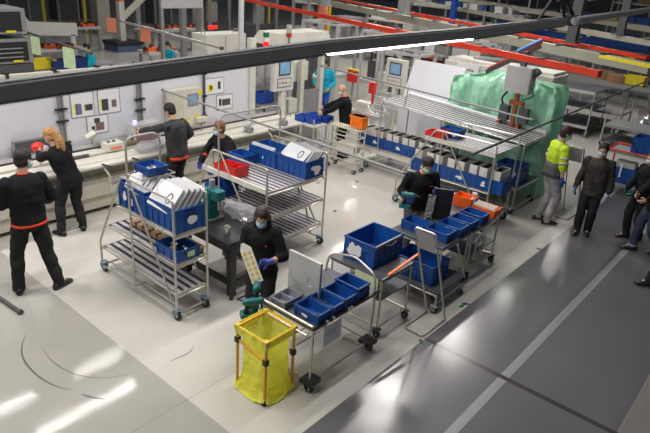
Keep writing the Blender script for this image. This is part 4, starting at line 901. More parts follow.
# white tilted board machine
t = empty('white_board_machine', (-7.08, 12.2, 0), 'white machine with a big tilted blank board behind the flow rack', 'machine')
MB().box(-.72, .72, -.10, .75, 0, 1.22).build('cabinet', ['panelwhite'], t)
MB().box(-.70, .70, -.02, .02, 0, .95, 0, rotm(D(-22), 0, 0), (0, 0, 0)).xf(lambda v: (v.x, v.y, v.z+1.28)).build('board', ['panelwhite'], t)
for x in (-.66, .66): MB().bar((x, .1, 1.2), (x, .32, 2.0), .03, .03).build('brace', ['gray'], t)
t = empty('switch_cabinet', (-8.6, 11.6, 0), 'small cream switch box with red cover beside the flow rack end', 'switch box')
MB().rbox(-.08, .34, -.12, .12, .75, 1.10, .02).build('housing', ['offwhite'], t); MB().box(-.03, .03, 0, .06, 0, .75).build('post', ['gray'], t); MB().box(.28, .44, -.12, -.02, 1.35, 1.62).box(.34, .38, -.05, 0, 1.1, 1.35).build('red_cover', ['red'], t)
for k in range(4): MB().cyl((.0+.08*k, -.12, 1.0), (.0+.08*k, -.13, 1.0), .012, 8).build('screw', ['graydark'], t)
fp = PY(352, 82, 12.2); t = empty('flag_stand', (fp.x, fp.y, 0), 'red hanging panel with yellow top bar on a grey pole left of the operator panel', 'panel stand')
MB().box(-.16, .16, -.02, .02, fp.z, fp.z+.30, 0).box(-.17, .20, -.03, .03, fp.z+.30, fp.z+.34, 1).build('red_panel', ['red', 'yellow'], t); MB().tube([(0, .05, 0), (0, .05, fp.z+.3)], .02, 8).build('pole', ['gray'], t)
# side conveyors between bald man and the tilted board
for k, (x0, y0, l) in enumerate(((-9.4, 11.2, 'short roller conveyor behind the orange box'), (-9.2, 12.3, 'short roller conveyor farther behind the orange box'))):
    t = empty('roller_conveyor', (x0, y0, 0), l, 'conveyor'); a = MB(); 
    for i in range(14): a.tube([(.06+i*.11, .04, .86), (.06+i*.11, .5, .86)], .022, 8)
    a.build('roller_bed', ['alu'], t); f = MB()
    for y in (0, .54): f.box(0, 1.6, y-.015, y+.015, .82, .92)
    for x in (.05, 1.5):
        for y in (0, .54): f.box(x, x+.04, y-.02, y+.02, 0, .82)
    f.build('frame', ['lightgray'], t)
    for y in (0, .54): MB().tube([(.05, y, .92), (.2, y, 1.12), (1.3, y, 1.12), (1.5, y, .92)], .012, 6).build('guide_rail', ['steel'], t)

for k, (x0, y0, w_, d_, h_, l) in enumerate(((-9.9, 14.2, 1.2, .9, 2.0, 'grey framed machine cell behind the switch box, nearest of three'), (-11.6, 15.4, 1.4, 1.0, 2.3, 'grey framed machine cell behind the switch box, middle of three'), (-13.8, 15.0, 1.5, 1.0, 2.4, 'grey framed machine cell behind the switch box, farthest left of three'))):
    t = empty('machine_cell', (x0, y0, 0), l, 'machine'); f = MB()
    for x in (0, w_/2, w_):
        for y in (0, d_): f.box(x-.04, x+.04, y-.04, y+.04, 0, h_)
    for z in (.8, h_): f.box(0, w_, -.03, .03, z-.04, z+.03).box(0, w_, d_-.03, d_+.03, z-.04, z+.03).box(-.03, .03, 0, d_, z-.04, z+.03).box(w_-.03, w_+.03, 0, d_, z-.04, z+.03)
    f.build('frame', ['lightgray'], t); MB().box(0, w_, 0, d_, 0, .78).build('base_cabinet', ['offwhite'], t); MB().box(.1, .5, .3, .7, .8, 1.4).box(.6, .9, .2, .5, .8, 1.1, 1).build('press_unit', ['graydark', 'offwhite'], t)
    MB().tube([(.3, .2, 1.4), (.35, .1, 1.9), (.7, .1, 1.6)], .03, 8).build('hose', ['black'], t)
# sheeted machine -------------------------------------------------------------
t = empty('sheeted_machine', (-5.1, 12.5, 0), 'machine draped in crumpled translucent green plastic sheeting', 'machine')
a = MB(); X0, X1, Y0, Y1, HT = -1.05, 1.25, -1.05, -.35, 2.25
def ring_pt(u):
    Lx, Ly = X1-X0, Y1-Y0; d = u*2*(Lx+Ly)
    if d < Lx: return (X0+d, Y0, 0, -1)
    d -= Lx
    if d < Ly: return (X1, Y0+d, 1, 0)
    d -= Ly
    if d < Lx: return (X1-d, Y1, 0, 1)
    d -= Lx; return (X0, Y1-d, -1, 0)
N = 180; rows = 34; vs = []
for i in range(rows+1):
    z = HT*(1-i/rows)
    for k in range(N):
        x, y, nx_, ny_ = ring_pt(k/N); u = k/N*30; f = .3+.7*(1-z/HT)
        dsp = .07*f*math.sin(u*2.3+1.5*math.sin(z*2.1)) + .10*noise.noise(Vector((u*.8, z*1.2, 3))) + .04*noise.noise(Vector((u*3, z*5, 1))) - .10*abs(noise.noise(Vector((u*1.1+z*1.3, z*.9-u*.4, 5)))) - .05*abs(noise.noise(Vector((u*2.6-z*2.0, z*2.2, 8))))
        rnd = .12*max(0, 1-(HT-z)/.25)**2
        x -= nx_*rnd; y -= ny_*rnd
        zz = z - .10*max(0, noise.noise(Vector((u*.5, 0, 9)))) if i == 0 else z
        if x < X0+.5: zz -= (X0+.5-x)*.25*(z/HT)
        vs.append((x+nx_*dsp, y+ny_*dsp, max(.02, zz)))
fs = [(i*N+k, (i+1)*N+k, (i+1)*N+(k+1) % N, i*N+(k+1) % N) for i in range(rows) for k in range(N)]
a.add(vs, fs); G = 24; o = len(a.v); gv = []
# top sheet
top = []
for i in range(1, 9):
    for k in range(N):
        x, y, z = vs[k]; q = 1-i/9; xx = .1+(x-.1)*q; yy = -.7+(y+.7)*q
        top.append((xx, yy, z + .05*noise.noise(Vector((xx*2.2, yy*2.2, 0))) + .14*(1-q)*(1 if xx < .4 else .5)))
a.add(top, [(i*N+k, i*N+(k+1) % N, (i+1)*N+(k+1) % N, (i+1)*N+k) for i in range(7) for k in range(N)] + [tuple(range(7*N, 8*N))])
a.f += [(k, (k+1) % N, o+(k+1) % N, o+k) for k in range(N)]; a.m += [0]*N
a.build('green_sheeting', ['greenfilm'], t, True)
MB().box(-.8, 1.05, -.88, -.52, .1, 1.95).build('machine_body', ['lightgray'], t)
# hoist manipulator in front
q = PY(521, 78, 11.15); t = empty('lifting_manipulator', (q.x, q.y, 0), 'grey box manipulator with black hoses and orange gripper hanging before the green sheeting', 'manipulator'); zq = q.z
MB().rbox(-.27, .25, -.14, .14, zq-.27, zq+.22, .03).build('housing', ['lightgray'], t, auto=True)
MB().tube([(-.2, 0, zq-.27), (-.32, -.02, zq-.45), (-.2, -.04, zq-.60), (-.1, 0, zq-.62)], .022, 8, 0, .1).tube([(-.02, 0, zq-.27), (-.0, 0, zq-.55)], .022, 8).build('hose', ['black'], t)
MB().tube([(.22, 0, zq-.1), (.34, 0, zq-.3), (.1, 0, zq-.42)], .012, 8, 0, .1).build('air_hose', ['teal'], t)
MB().box(-.035, .035, -.04, .04, zq-.95, zq-.27).box(-.12, .16, -.06, .06, zq-.52, zq-.44).build('gripper_arm', ['rust'], t)
for sx in (-.2, .2): MB().box(sx-.09, sx+.09, -.07, .07, zq-.85, zq-.55).build('clamp_block', ['graydark'], t); MB().box(sx-.1, sx-.04, -.08, .08, zq-.95, zq-.88).build('red_pad', ['rust'], t)
MB().box(-.05, .05, -.05, .05, zq+.22, zq+.5).cyl((.2, 0, zq+.05), (.34, 0, zq+.18), .06, 10).build('swivel', ['graydark'], t)
p0 = PY(486, 72, 11.3); p1 = PY(541, 46, 11.6)
t = empty('hoist_rail', p0, 'dark hoist rail with red and blue tubes running up above the green sheeting', 'rail'); e = p1-p0
MB().bar((0, 0, 0), e, .10, .08).build('rail', ['graydark'], t); MB().bar((.02, 0, .07), e + Vector((.02, 0, .07)), .04, .04).build('red_tube', ['redrail'], t); MB().tube([Vector((.02, 0, .13))+e*.55, e*.98 + Vector((.02, 0, .13))], .04, 10).build('blue_tube', ['bluepipe'], t)

# beige cabinet with a sign behind
t = empty('beige_machine', (-7.4, 14.4, 0), 'long beige machine housing behind the tilted board and green sheeting', 'machine')
MB().rbox(-.6, 2.4, 0, 1.0, 0, 2.0, .05).box(-.55, 2.35, .1, .9, 2.0, 2.08).build('housing', ['offwhite'], t, auto=True)
MB().cyl((.0, .5, 2.1), (1.0, .5, 2.16), .06, 10).build('pipe', ['gray'], t)
t = empty('maker_sign', (-7.24, 14.33, 1.80), 'small white sign with a blue ring mark and lettering on the beige machine', 'sign')
MB().box(-.32, .32, -.02, 0, -.25, .22).build('plate', ['paper'], t)
MB().tube([(-.20+.05*math.cos(2*pi*k/16), -.024, .04+.05*math.sin(2*pi*k/16)) for k in range(16)], .018, 6, 0, 0, True).build('blue_ring', ['blueplastic'], t)
a = MB()
for k, (u, hh) in enumerate(((0, .07), (.05, .05), (.10, .05), (.15, .07), (.20, .05), (.25, .05))): a.box(-.11+u, -.08+u, -.024, -.02, .02, .02+hh)
for k in range(5): a.box(-.2+k*.09, -.14+k*.09, -.024, -.02, -.14, -.115)
a.build('lettering', ['graydark'], t)

# ------------------------------------------------------------------ OVERHEAD TUBES, RAILS, GIRDERS, LIGHT BEAM
def tubeobj(name, p0, p1, r, m, label, cat='tube', cap=True, n=10):
    p0 = Vector(p0); e = Vector(p1)-p0; t = empty(name, p0, label, cat)
    MB().tube([(0, 0, 0), e], r, n).build('tube', [m], t)
    if cap: d = e.normalized(); MB().tube([e, e + d*.05], r*1.35, n).build('end_cap', ['graydark'], t); MB().tube([-d*.03, (0, 0, 0)], r*1.35, n).build('end_cap', ['graydark'], t)
    return t
def hangpaper(p, m, label, w=.16, h=.22, d=(1, 0, 0)):
    t = empty('hanging_tag', p, label, 'tag'); d = Vector(d).normalized()
    MB().bar(-d*w/2 + Vector((0, 0, -h/2-.02)), d*w/2 + Vector((0, 0, -h/2-.02)), .003, h).build('paper', [m], t)
    MB().bar((0, 0, -.02), (0, 0, .02), .012, .012).build('clip', ['graydark'], t); return t
tubeobj('support_tube', PX(163, 90, -9.25), PZ(404, 173, 1.82), .018, 'gray', 'long steel tube slanting across the picture from the control box over the centre rack')
tubeobj('support_tube', PZ(322, 66, 1.95), PZ(532, 120, 1.95), .018, 'gray', 'steel tube in front of the tilted board and green sheeting')
a0 = PZ(120, 21, 2.5); a1 = PZ(221, 48, 2.5); tubeobj('support_tube', a0, a1, .028, 'steel', 'steel tube carrying the right orange tag beyond the partition')
b0_ = PZ(20, 30, 2.5); b1_ = PZ(90, 53, 2.5); tubeobj('support_tube', b0_, b1_, .022, 'graydark', 'dark tube carrying pale green tags at the upper left')
hangpaper(PZ(34.5, 35.5, 2.5), 'greenpaper', 'pale green paper tag, left one on the dark tube', .24, .34, (1, .3, 0)); hangpaper(PZ(68, 46.5, 2.5), 'greenpaper', 'pale green paper tag, right one on the dark tube', .28, .36, (1, .3, 0))
hangpaper(PZ(111, 17, 2.6), 'orangepaper', 'orange paper tag, left one at the upper left', .30, .34, (1, .3, 0)); hangpaper(PZ(145, 25, 2.5), 'orangepaper', 'orange paper tag, right one on the steel tube', .32, .38, (1, .3, 0))
tubeobj('black_rod', PZ(472, 154.5, 2.0), PZ(652, 79, 2.0), .018, 'graydark', 'thin dark rod running along the aisle over the right hand racks')
hangpaper(PZ(627, 89, 2.0), 'paper', 'white paper tag hanging from the thin dark rod', .22, .30, (.3, 1, 0))
# suspended light trunking in three lengths
L0 = PZ(-60, 100.5, 3.46); L1 = PZ(325, 47, 3.60); L2 = PZ(471, 33.2, 3.665); L3 = PZ(563, 21.5, 3.727)
def trunk(p0, p1, label, lit):
    t = empty('light_trunking', p0, label, 'light'); e = p1-p0
    MB().bar((0, 0, 0), e, .075, .075).build('housing', ['beam'], t); MB().bar((0, 0, .042), e + Vector((0, 0, .042)), .05, .012).build('top_rail', ['graydark'], t)
    MB().bar((0, 0, -.047), e + Vector((0, 0, -.047)), .062, .009).build('diffuser', ['led' if lit else 'gray'], t); return t
trunk(L0, L1, 'nearest black light trunking crossing the upper left, out of focus', False); trunk(L1 + (L2-L1)*.0, L2, 'middle length of black trunking with a lit white strip beneath', True); trunk(L2, L3, 'far length of the black trunking ending at the hanging cable', False)
q1 = PZ(575, 21, 3.74); q2 = PZ(662, 8, 3.78); tubeobj('thin_trunking', q1, q2, .045, 'beam', 'thin dark trunking carrying on to the right edge', 'light', False)
t = empty('suspension_cable', L3 - (L3-L2).normalized()*.25, 'black wire loops suspending the end of the light trunking', 'cable')
e3 = (L3-L2).normalized(); up4 = Vector((.0, .0, 1))
MB().tube([-e3*.45, Vector((0, 0, .35)), Vector((.02, .1, 1.6))], .016, 6).tube([e3*.30, Vector((0, 0, .30)), Vector((.02, .1, 1.6))], .016, 6).tube([Vector((0, 0, .22)), e3*.25 + Vector((0, 0, .2)), e3*.5 + Vector((0, 0, .05))], .02, 6, 0, .08).build('cable', ['black'], t)
MB().box(-.05, .05, -.08, .12, -.05, .06).xf(lambda v: v + e3*.42).build('connector', ['black'], t)
# crane rails and girders (far overhead)
def beam3(name, p0, p1, w_, h_, m, label, cat='beam'):
    p0 = Vector(p0); t = empty(name, p0, label, cat); MB().bar((0, 0, 0), Vector(p1)-p0, w_, h_).build('rail', [m], t)
    d = (Vector(p1)-p0); L = d.length; d.normalize()
    for k in range(int(L/1.2)+1): MB().bar(d*(k*1.2) + Vector((0, 0, h_*.55)), d*(k*1.2+.08) + Vector((0, 0, h_*.55)), w_*1.1, h_*.25).build('bracket', ['graydark'], t)
    return t
beam3('crane_rail', PZ(180, -14, 3.0), PZ(600, 74, 3.0), .09, .09, 'redrail', 'lower red crane rail crossing the top of the picture')
beam3('crane_rail', PZ(300, -8, 2.9), PZ(648, 58, 2.9), .10, .07, 'redrail', 'upper red crane rail above the cream girder')
beam3('girder', PZ(300, -3, 2.78), PZ(652, 69, 2.78), .2, .19, 'girder', 'cream steel girder directly below the upper red rail', 'girder')
beam3('girder', PZ(380, -5, 2.85), PZ(655, 44, 2.85), .14, .14, 'girder', 'broad cream girder at the top right behind the rails', 'girder')
beam3('girder', PZ(440, -4, 2.75), PZ(655, 30, 2.75), .3, .20, 'girder', 'farther grey cream girder near the top right corner', 'girder')
def pillar(x, y, z, dz, w_, m, label, name='steel_column'):
    p = PZ(x, y, z); return tag(MB().box(-w_/2, w_/2, -w_/2, w_/2, 0, p.z+dz).box(-w_*.8, w_*.8, -w_*.8, w_*.8, 0, .03).build(name, [m], None, False, (p.x, p.y, 0)), label, 'column')
def stick(x0, y0, z0, up_, w_, m, label):      # hanger hanging down to the point
    p = PZ(x0, y0, z0); return tag(MB().box(-w_/2, w_/2, -w_/2, w_/2, 0, up_).box(-w_*.7, w_*.7, -w_*.7, w_*.7, 0, .04).build('crane_hanger', [m], None, False, tuple(p)), label, 'hanger')
stick(571, 43, 2.95, 2.2, .20, 'graydark', 'dark hanger post in front of the cream girder, left one'); stick(620, 34, 2.95, 2.2, .20, 'graydark', 'dark hanger post near the right edge, right one')
stick(403, 14, 2.95, 2.2, .25, 'gray', 'grey hanger post above the upper rail at top centre'); stick(326, 6, 2.95, 2.0, .2, 'gray', 'grey hanger post at the top left of the girder')
tag(MB().box(-.1, .1, -.1, .1, 0, 4).build('blue_column', ['blueplastic'], None, False, tuple(PZ(447, 56, 1.0).xy) + (0,)), 'slim blue column behind the light beam at top centre', 'column')

# ------------------------------------------------------------------ FAR LEFT BACKGROUND
dm('bluegrey', (.08, .11, .20), .6)
def fbox(name, x, y, z, w_, d_, h_, m, label, cat, extra=None, rz=0):
    p = PZ(x, y, z); t = empty(name, (p.x, p.y, 0), label, cat, None, rz); MB().rbox(-w_/2, w_/2, -d_/2, d_/2, z, z+h_, .02).build('housing', [m], t, auto=True); return t, p
t = empty('test_cabinet', (-12.3, 4.45, 0), 'pale grey stacked test cabinet with two dark windows at the upper left corner', 'cabinet')
MB().box(-.6, .3, -.75, .78, 0, 1.95, 1).rbox(-.6, .3, -.75, .80, 1.97, 2.42, .02).rbox(-.6, .3, -.75, .74, 2.52, 2.97, .02).build('cabinet_body', ['gray', 'graydark'], t)
for z, y1 in ((2.01, .70), (2.56, .64)): MB().box(.3, .31, -.25, y1, z, z+.36, 0).build('window', ['black'], t); MB().box(.31, .314, y1-.3, y1-.12, z-.02, z+.02).build('yellow_label', ['yellow'], t)
for k in range(3): MB().box(.31, .33, -.2, .6, 2.08+k*.08, 2.10+k*.08).build('inner_rail', ['gray'], t)
p = PZ(38, 68, .95); t = empty('far_bench', (p.x-.25, p.y, 0), 'grey bench with yellow and blue bins beyond the partition', 'table'); MB().box(-.4, .35, -.9, 2.3, .90, .94).build('top', ['gray'], t)
for x in (-.35, .3):
    for y in (-.8, 2.2): MB().box(x-.03, x+.03, y-.03, y+.03, 0, .9).build('leg', ['graydark'], t)
crate((p.x, p.y+.05, .95), .5, .75, .24, 'yellow bin on the far bench beyond the partition', None, 'yellow', 'plastic_crate', handle=False)
p = PZ(62, 68, .95); crate((p.x-.0, p.y-.1, .95), .42, .40, .24, 'dark blue bin, left one on the far bench', None, 'bluedark', 'plastic_crate', handle=False); crate((p.x+.1, p.y+.4, .95), .42, .40, .30, 'dark blue bin, right one on the far bench', None, 'bluedark', 'plastic_crate', handle=False)
p = PZ(123, 50, 0); t = empty('banded_column', (p.x, p.y, 0), 'white column with an orange band and diagonal brace standing on a dark block', 'column')
MB().box(-.13, .13, -.13, .13, .42, 6).build('shaft', ['offwhite'], t); MB().box(-.14, .14, -.14, .14, 2.1, 2.45).build('orange_band', ['orange'], t)
MB().box(-.55, .6, -.6, .6, 0, .28, 1).box(-.6, .65, -.65, .65, .28, .42, 0).build('base_block', ['black', 'bluegrey'], t); MB().bar((.0, .1, 1.4), (.5, 2.4, 3.5), .22, .22).build('brace', ['offwhite'], t)
pillar(102, 34, 0, 6, .7, 'girder', 'thick grey green column at the top left'); 
for k, (x, y) in enumerate(((184, 58), (200, 58), (139, 44))): pillar(x, y+2, 0, 5, .22, 'gray', ('slim grey post beyond the partition, left of the white cabinet', 'slim grey post nearest the white cabinet', 'slim grey post right of the banded column')[k], 'slim_post')
dq = PZ(160, 2, 2.8); de = PZ(202, 2, 2.8) - dq; t = empty('duct_portal', (dq.x, dq.y, 0), 'pale grey duct on legs across the top of the slim posts', 'duct'); MB().bar((0, 0, 2.8), de + Vector((0, 0, 2.8)), .1, .35).build('duct', ['lightgray'], t)
for u in (.02, .98): MB().box(-.05, .05, -.05, .05, 0, 2.63).xf(lambda v: v + de*u).build('leg', ['gray'], t)
t = empty('white_cabinet', (-10.75, 9.05, 0), 'white electrical cabinet standing just behind the partition', 'cabinet')
MB().rbox(-.5, .05, -.55, .62, 0, 2.52, .02).build('cabinet_body', ['offwhite'], t, auto=True); MB().box(.05, .06, -.01, 0, .1, 2.48).build('door_seam', ['gray'], t)
for y in (-.45, .5): MB().tube([(-.2, y-.05, 2.52), (-.2, y-.05, 2.60), (-.2, y+.05, 2.60), (-.2, y+.05, 2.52)], .012, 6).build('lifting_eye', ['gray'], t)
def tower(x, y, z, label, m1='redlamp', m2='paper', m3='tapegreen'):
    p = PZ(x, y, z); t = empty('signal_tower', (p.x, p.y, 0), label, 'signal light'); MB().tube([(0, 0, 0), (0, 0, z)], .03, 8).build('pole', ['gray'], t)
    for k, mm in enumerate((m1, m2, m3)): MB().cyl((0, 0, z+k*.10), (0, 0, z+k*.10+.09), .07, 10).build('lens', [mm], t)
tower(266, 46, 2.35, 'signal tower with red white and green lenses right of the white cabinet'); tower(289, 37, 2.4, 'small signal tower with a red lens behind the capped machine', 'red', 'offwhite', 'offwhite')
for k, (x, y) in enumerate(((211, 29), (216, 28.5))): p = PZ(x, y, 1.6); t = tag(MB().cyl((0, 0, 0), (0, 0, .12), .12 if k == 0 else .06, 10).tube([(0, 0, -1.6), (0, 0, 0)], .03, 6, 1).build('red_beacon', ['redlamp', 'graydark'], None, False, tuple(p)), ('bright red beacon in the dark area beyond the partition', 'dim red beacon right of the bright one')[k], 'beacon')
t = empty('capped_machine', (-11.6, 12.1, 0), 'machine with a faceted cream hood above the light beam', 'machine'); MB().box(-.5, .5, -1.0, 1.2, 0, 2.1).build('base', ['graydark'], t)
a = MB()
for k in range(4): a.add([(-.5, -1.0+k*.55, 2.1), (.5, -1.0+k*.55, 2.1), (.5, -.45+k*.55, 2.1), (-.5, -.45+k*.55, 2.1), (-.35, -.85+k*.5, 2.4), (.4, -.85+k*.5, 2.4), (.4, -.35+k*.5, 2.4), (-.35, -.35+k*.5, 2.4)], [(0, 1, 5, 4), (1, 2, 6, 5), (2, 3, 7, 6), (3, 0, 4, 7), (4, 5, 6, 7), (0, 3, 2, 1)], k % 2)
a.build('hood', ['offwhite', 'tray'], t)
p = PZ(322, 38, 1.2); t = empty('robot_arm', (p.x, p.y, 0), 'rust red robot arm with a yellow cable at the top centre', 'robot'); MB().tube([(0, 0, 0), (0, 0, 1.6)], [.35, .25], 12).tube([(0, 0, 1.6), (-.1, 0, 3.0)], .22, 12).tube([(-.1, 0, 3.0), (-.9, -.2, 3.3)], .16, 12).build('arm', ['orangepaper'], t, True); MB().tube([(.3, 0, 1.2), (.35, 0, 3.0)], .06, 6).build('cable', ['yellow'], t)
# dark machine shapes beyond
random.seed(11)
mach = [(15, -6, 3.2, 'brown orange'), (64, -6, 3, 'dark'), (88, -8, 3, 'dark'), (158, -2, 3, 'dark'), (212, 20, 2.4, 'dark'), (258, 22, 2.4, 'dark'), (306, 26, 2.5, 'light'), (345, 30, 1.9, 'grey'), (390, 30, 1.8, 'dark')]
for k, (x, y, h_, c_) in enumerate(mach):
    p = PZ(x, y+22, .2); w_ = random.uniform(.9, 1.5); mm = {'dark': 'graydark', 'grey': 'gray', 'light': 'lightgray', 'brown orange': 'graydark'}[c_]
    t = empty('machine_tower', (p.x, p.y, 0), '%s machine tower, %s from the left in the far hall behind the line' % (c_, ['first', 'second', 'third', 'fourth', 'fifth', 'sixth', 'seventh', 'eighth', 'ninth', 'tenth', 'eleventh', 'twelfth'][k]), 'machine')
    MB().rbox(-w_/2, w_/2, -w_/2, w_/2, 0, h_*.5, .03).build('base', [mm], t)
    for q in ((-1, -1), (1, -1), (1, 1), (-1, 1)): MB().box(q[0]*w_/2-.06, q[0]*w_/2+.06, q[1]*w_/2-.06, q[1]*w_/2+.06, 0, h_).build('post', ['gray'], t)
    MB().box(-w_/2, w_/2, -w_/2, w_/2, h_-.15, h_).build('head', [mm], t); MB().box(-.2, .2, -.2, .2, h_*.5, h_*.9).build('ram', ['steel'], t)
# yellow portal and shelves with orange tools
for k, (x, y) in enumerate(((66, 25), (255, 30))):
    p = PZ(x, y, 0); t = empty('yellow_portal', (p.x, p.y, 0), ('yellow safety frame in the far hall at the upper left', 'yellow safety frame in the far hall above the white cabinet')[k], 'frame')
    for y_ in (-1.2, 1.2): MB().box(-.06, .06, y_-.06, y_+.06, 0, 3).build('upright', ['yellow' if k == 0 else 'gold'], t)
    MB().box(-.06, .06, -1.2, 1.2, 1.9, 2.05).box(-.06, .06, -1.2, 1.2, 2.9, 3.0).build('crossbar', ['yellow' if k == 0 else 'gold'], t)
tool0 = None; random.seed(21)
for k, (x, y, z, L_, n_) in enumerate(((68, 26, 1.0, 2.6, 20), (58, 47, .5, 1.8, 14), (158, 50, .7, 1.3, 12), (177, 28, 1.0, 2.4, 18), (147, 29, .9, 1.0, 0))):
    p = PZ(x, y, z); t = empty('tool_trolley', (p.x, p.y, 0), ('long pale trolley of orange tools at the upper left', 'low trolley of orange tools before the long pale one', 'trolley of orange tools beside the cyan shirted worker', 'long trolley of orange tools behind the slim posts', 'bare pale trolley by the right orange tag')[k], 'trolley', None, rz=0)
    MB().box(-.4, .4, -L_/2, L_/2, z-.12, z).build('deck', ['lightgray'], t)
    for x_ in (-.35, .35):
        for y_ in (-L_/2+.1, L_/2-.1): MB().box(x_-.04, x_+.04, y_-.04, y_+.04, 0, z-.12).build('leg', ['gray'], t)
    for j in range(n_):
        if tool0 is None: tool0 = MB().box(-.2, .2, -.05, .05, 0, .10, 0).box(-.2, -.1, -.05, .05, 0, .16, 1).cyl((.14, 0, .05), (.2, 0, .05), .05, 8, 1).build('hand_tool', ['orange', 'black']); o = tool0
        else: o = tool0.copy(); col.objects.link(o)
        o.location = (p.x+random.uniform(-.3, .3), p.y+random.uniform(-L_/2+.1, L_/2-.1), z+.0); o.rotation_euler = (0, 0, random.uniform(0, 6)); tag(o, 'orange and black hand tool lying on a far trolley', 'tool', 'orange tools on the far trolleys')
p = PZ(44, 25, 1.2); t = tag(MB().add([(0, -1.4, 1.9), (0, -1.0, 1.9), (0, -.6, 1.35), (0, 1.3, 1.25), (0, 1.3, .75), (0, -.9, .85), (.12, -1.4, 1.9), (.12, -1.0, 1.9), (.12, -.6, 1.35), (.12, 1.3, 1.25), (.12, 1.3, .75), (.12, -.9, .85)], [(0, 1, 2, 3, 4, 5), (11, 10, 9, 8, 7, 6), (0, 6, 7, 1), (1, 7, 8, 2), (2, 8, 9, 3), (3, 9, 10, 4), (4, 10, 11, 5), (5, 11, 6, 0)]).box(0, .12, -.9, -.7, -.0, .9).box(0, .12, 1.0, 1.2, 0, .8).build('curved_panel', ['tray'], None, False, (p.x, p.y, 0)), 'curved cream panel of a machine frame at the upper left', 'machine panel')

# ------------------------------------------------------------------ RIGHT HAND BACKGROUND
def far_rack(x0, y0, X, L_, W_, levels, label, H_=1.6):
    t = empty('shelving_rack', (x0, y0, 0), label, 'rack')
    for x in (0, L_):
        for y in (0, W_): MB().tube([(x, y, .1), (x, y, H_)], .02, 8).build('upright', ['steel'], t); caster(t, x, y, .06, 'lightgray')
    for z in levels: MB().box(0, L_, 0, W_, z-.03, z, 2).box(0, L_, -.02, 0, z-.06, z+.02, 1).build('shelf', ['gray', 'lightgray', 'tabletop'], t)
    MB().tube([(0, 0, .9), (L_*.5, 0, .12)], .018, 6).build('brace', ['steel'], t); return t
far_rack(-8.3, 17.7, 0, 3.4, 1.3, (.3, .8, 1.3), 'wide grey three-deck rack to the right of the green sheeting', 1.32)
random.seed(31)
# crate rows standing on the girder flanges
def row(x0, y0, x1, y1, z, n, m, lab, grp, s=(.6, .4, .35)):
    a_ = PZ(x0, y0, z); b_ = PZ(x1, y1, z); o = None
    for k in range(n):
        p = a_.lerp(b_, (k+.5)/n)
        if o is None: o = crate_mb(*s, ribs=False).build('plastic_crate', [m]); q = o
        else: q = o.copy(); col.objects.link(q)
        q.location = p; tag(q, lab, 'crate', grp)
def shelfunit(x0, y0, x1, y1, z, label, m='gray', w_=1.2, leg=True):
    a_ = PZ(x0, y0, z); b_ = PZ(x1, y1, z); t = empty('long_shelf', a_, label, 'shelf'); e = b_-a_; MB().bar((0, 0, -.06), e + Vector((0, 0, -.06)), w_, .06).build('deck', [m], t)
    L_ = e.length; d = e.normalized()
    for k in range(int(L_/2.5)+2): u = min(1, k*2.5/L_); MB().box(-.05, .05, -.05, .05, -z, -.06).xf(lambda v: v + e*u).build('leg', ['gray'], t)
    return t
shelfunit(535, 36, 576, 42, 1.3, 'shelf of blue crates seen over the upper red rail, left'); row(537, 36, 572, 41.5, 1.3, 9, 'blue', 'blue crate in the row above the upper red rail, left of the dark hanger', 'far blue crates left')
shelfunit(583, 44, 647, 52.5, 1.3, 'shelf of blue crates seen over the upper red rail, right'); row(585, 44, 645, 52, 1.3, 11, 'blue', 'blue crate in the row at the right edge above the red rail', 'far blue crates right')
t = beam3('yellow_beam', PZ(600, 56, 2.97), PZ(655, 67, 2.97), .06, .055, 'yellow', 'yellow beam below the red rail end at the right')
t = shelfunit(560, 74, 655, 88, .9, 'long packing table with cardboard reels at the right', 'gray', 1.6)
for k, (x, y) in enumerate(((575, 66), (603, 72), (620, 76))):
    p = PZ(x, y, 1.1); tag(MB().cyl((0, 0, 0), (0, 0, .28), .42, 24).cyl((0, 0, .28), (0, 0, .30), .16, 12).build('cardboard_reel', ['cardboard'], None, False, (p.x, p.y, .86)), ('brown cardboard reel, left one of three on the packing table', 'brown cardboard reel, middle of three on the packing table', 'brown cardboard reel, right one of three on the packing table')[k], 'reel')
crate(tuple(PZ(634, 84.2, .9)), .7, .5, .30, 'bright yellow box on the packing table at the right', None, 'yellow', 'plastic_crate', handle=False)
crate((-7.9, 18.3, 1.305), .7, .5, .28, 'yellow box at the left end of the grey three-deck rack', None, 'yellow', 'plastic_crate', handle=False)
crate((-7.0, 18.3, 1.305), .8, .5, .28, 'dark blue box beside the yellow box on the three-deck rack', None, 'bluedark', 'plastic_crate', handle=False)
BX = {}
def storage(x0, y0, L_, levels, label, ms, n, blab, grp, W_=1.1, H_=None, smin=.3, smax=.8, rz=0, um='gray'):
    t = empty('storage_rack', (x0, y0, 0), label, 'rack', None, rz); H_ = H_ or levels[-1]+.1; C_, S_ = math.cos(rz), math.sin(rz)
    for k in range(int(L_/2.4)+1):
        x = min(L_, k*2.4)
        for y in (0, W_): MB().box(x-.05, x+.05, y-.05, y+.05, 0, H_).build('upright', [um], t)
    for z in levels:
        MB().box(0, L_, 0, W_, z-.08, z).build('shelf_board', ['lightgray'], t)
        x = .1
        while x < L_-.8 and n > 0:
            w_ = random.uniform(smin, smax); h_ = random.uniform(.25, .45); m = random.choice(ms)
            key = (m, round(w_*4)); w_ = round(w_*4)/4 or .25
            if key not in BX: BX[key] = crate_mb(w_*.92, min(.9, W_*.8), .33, ribs=False).build('storage_box', [m]); o = BX[key]
            else: o = BX[key].copy(); col.objects.link(o)
            xx, yy = x+w_/2, W_/2; o.location = (x0+xx*C_-yy*S_, y0+xx*S_+yy*C_, z); o.rotation_euler = (0, 0, rz); tag(o, blab, 'box', grp); x += w_*random.choice((1, 1, 1.15, 1.6)); n -= 1
    return t
dm('palebox', (.50, .50, .50), .6); mixed = ['white', 'graydark', 'lightgray', 'orange', 'offwhite', 'palebox', 'gray']
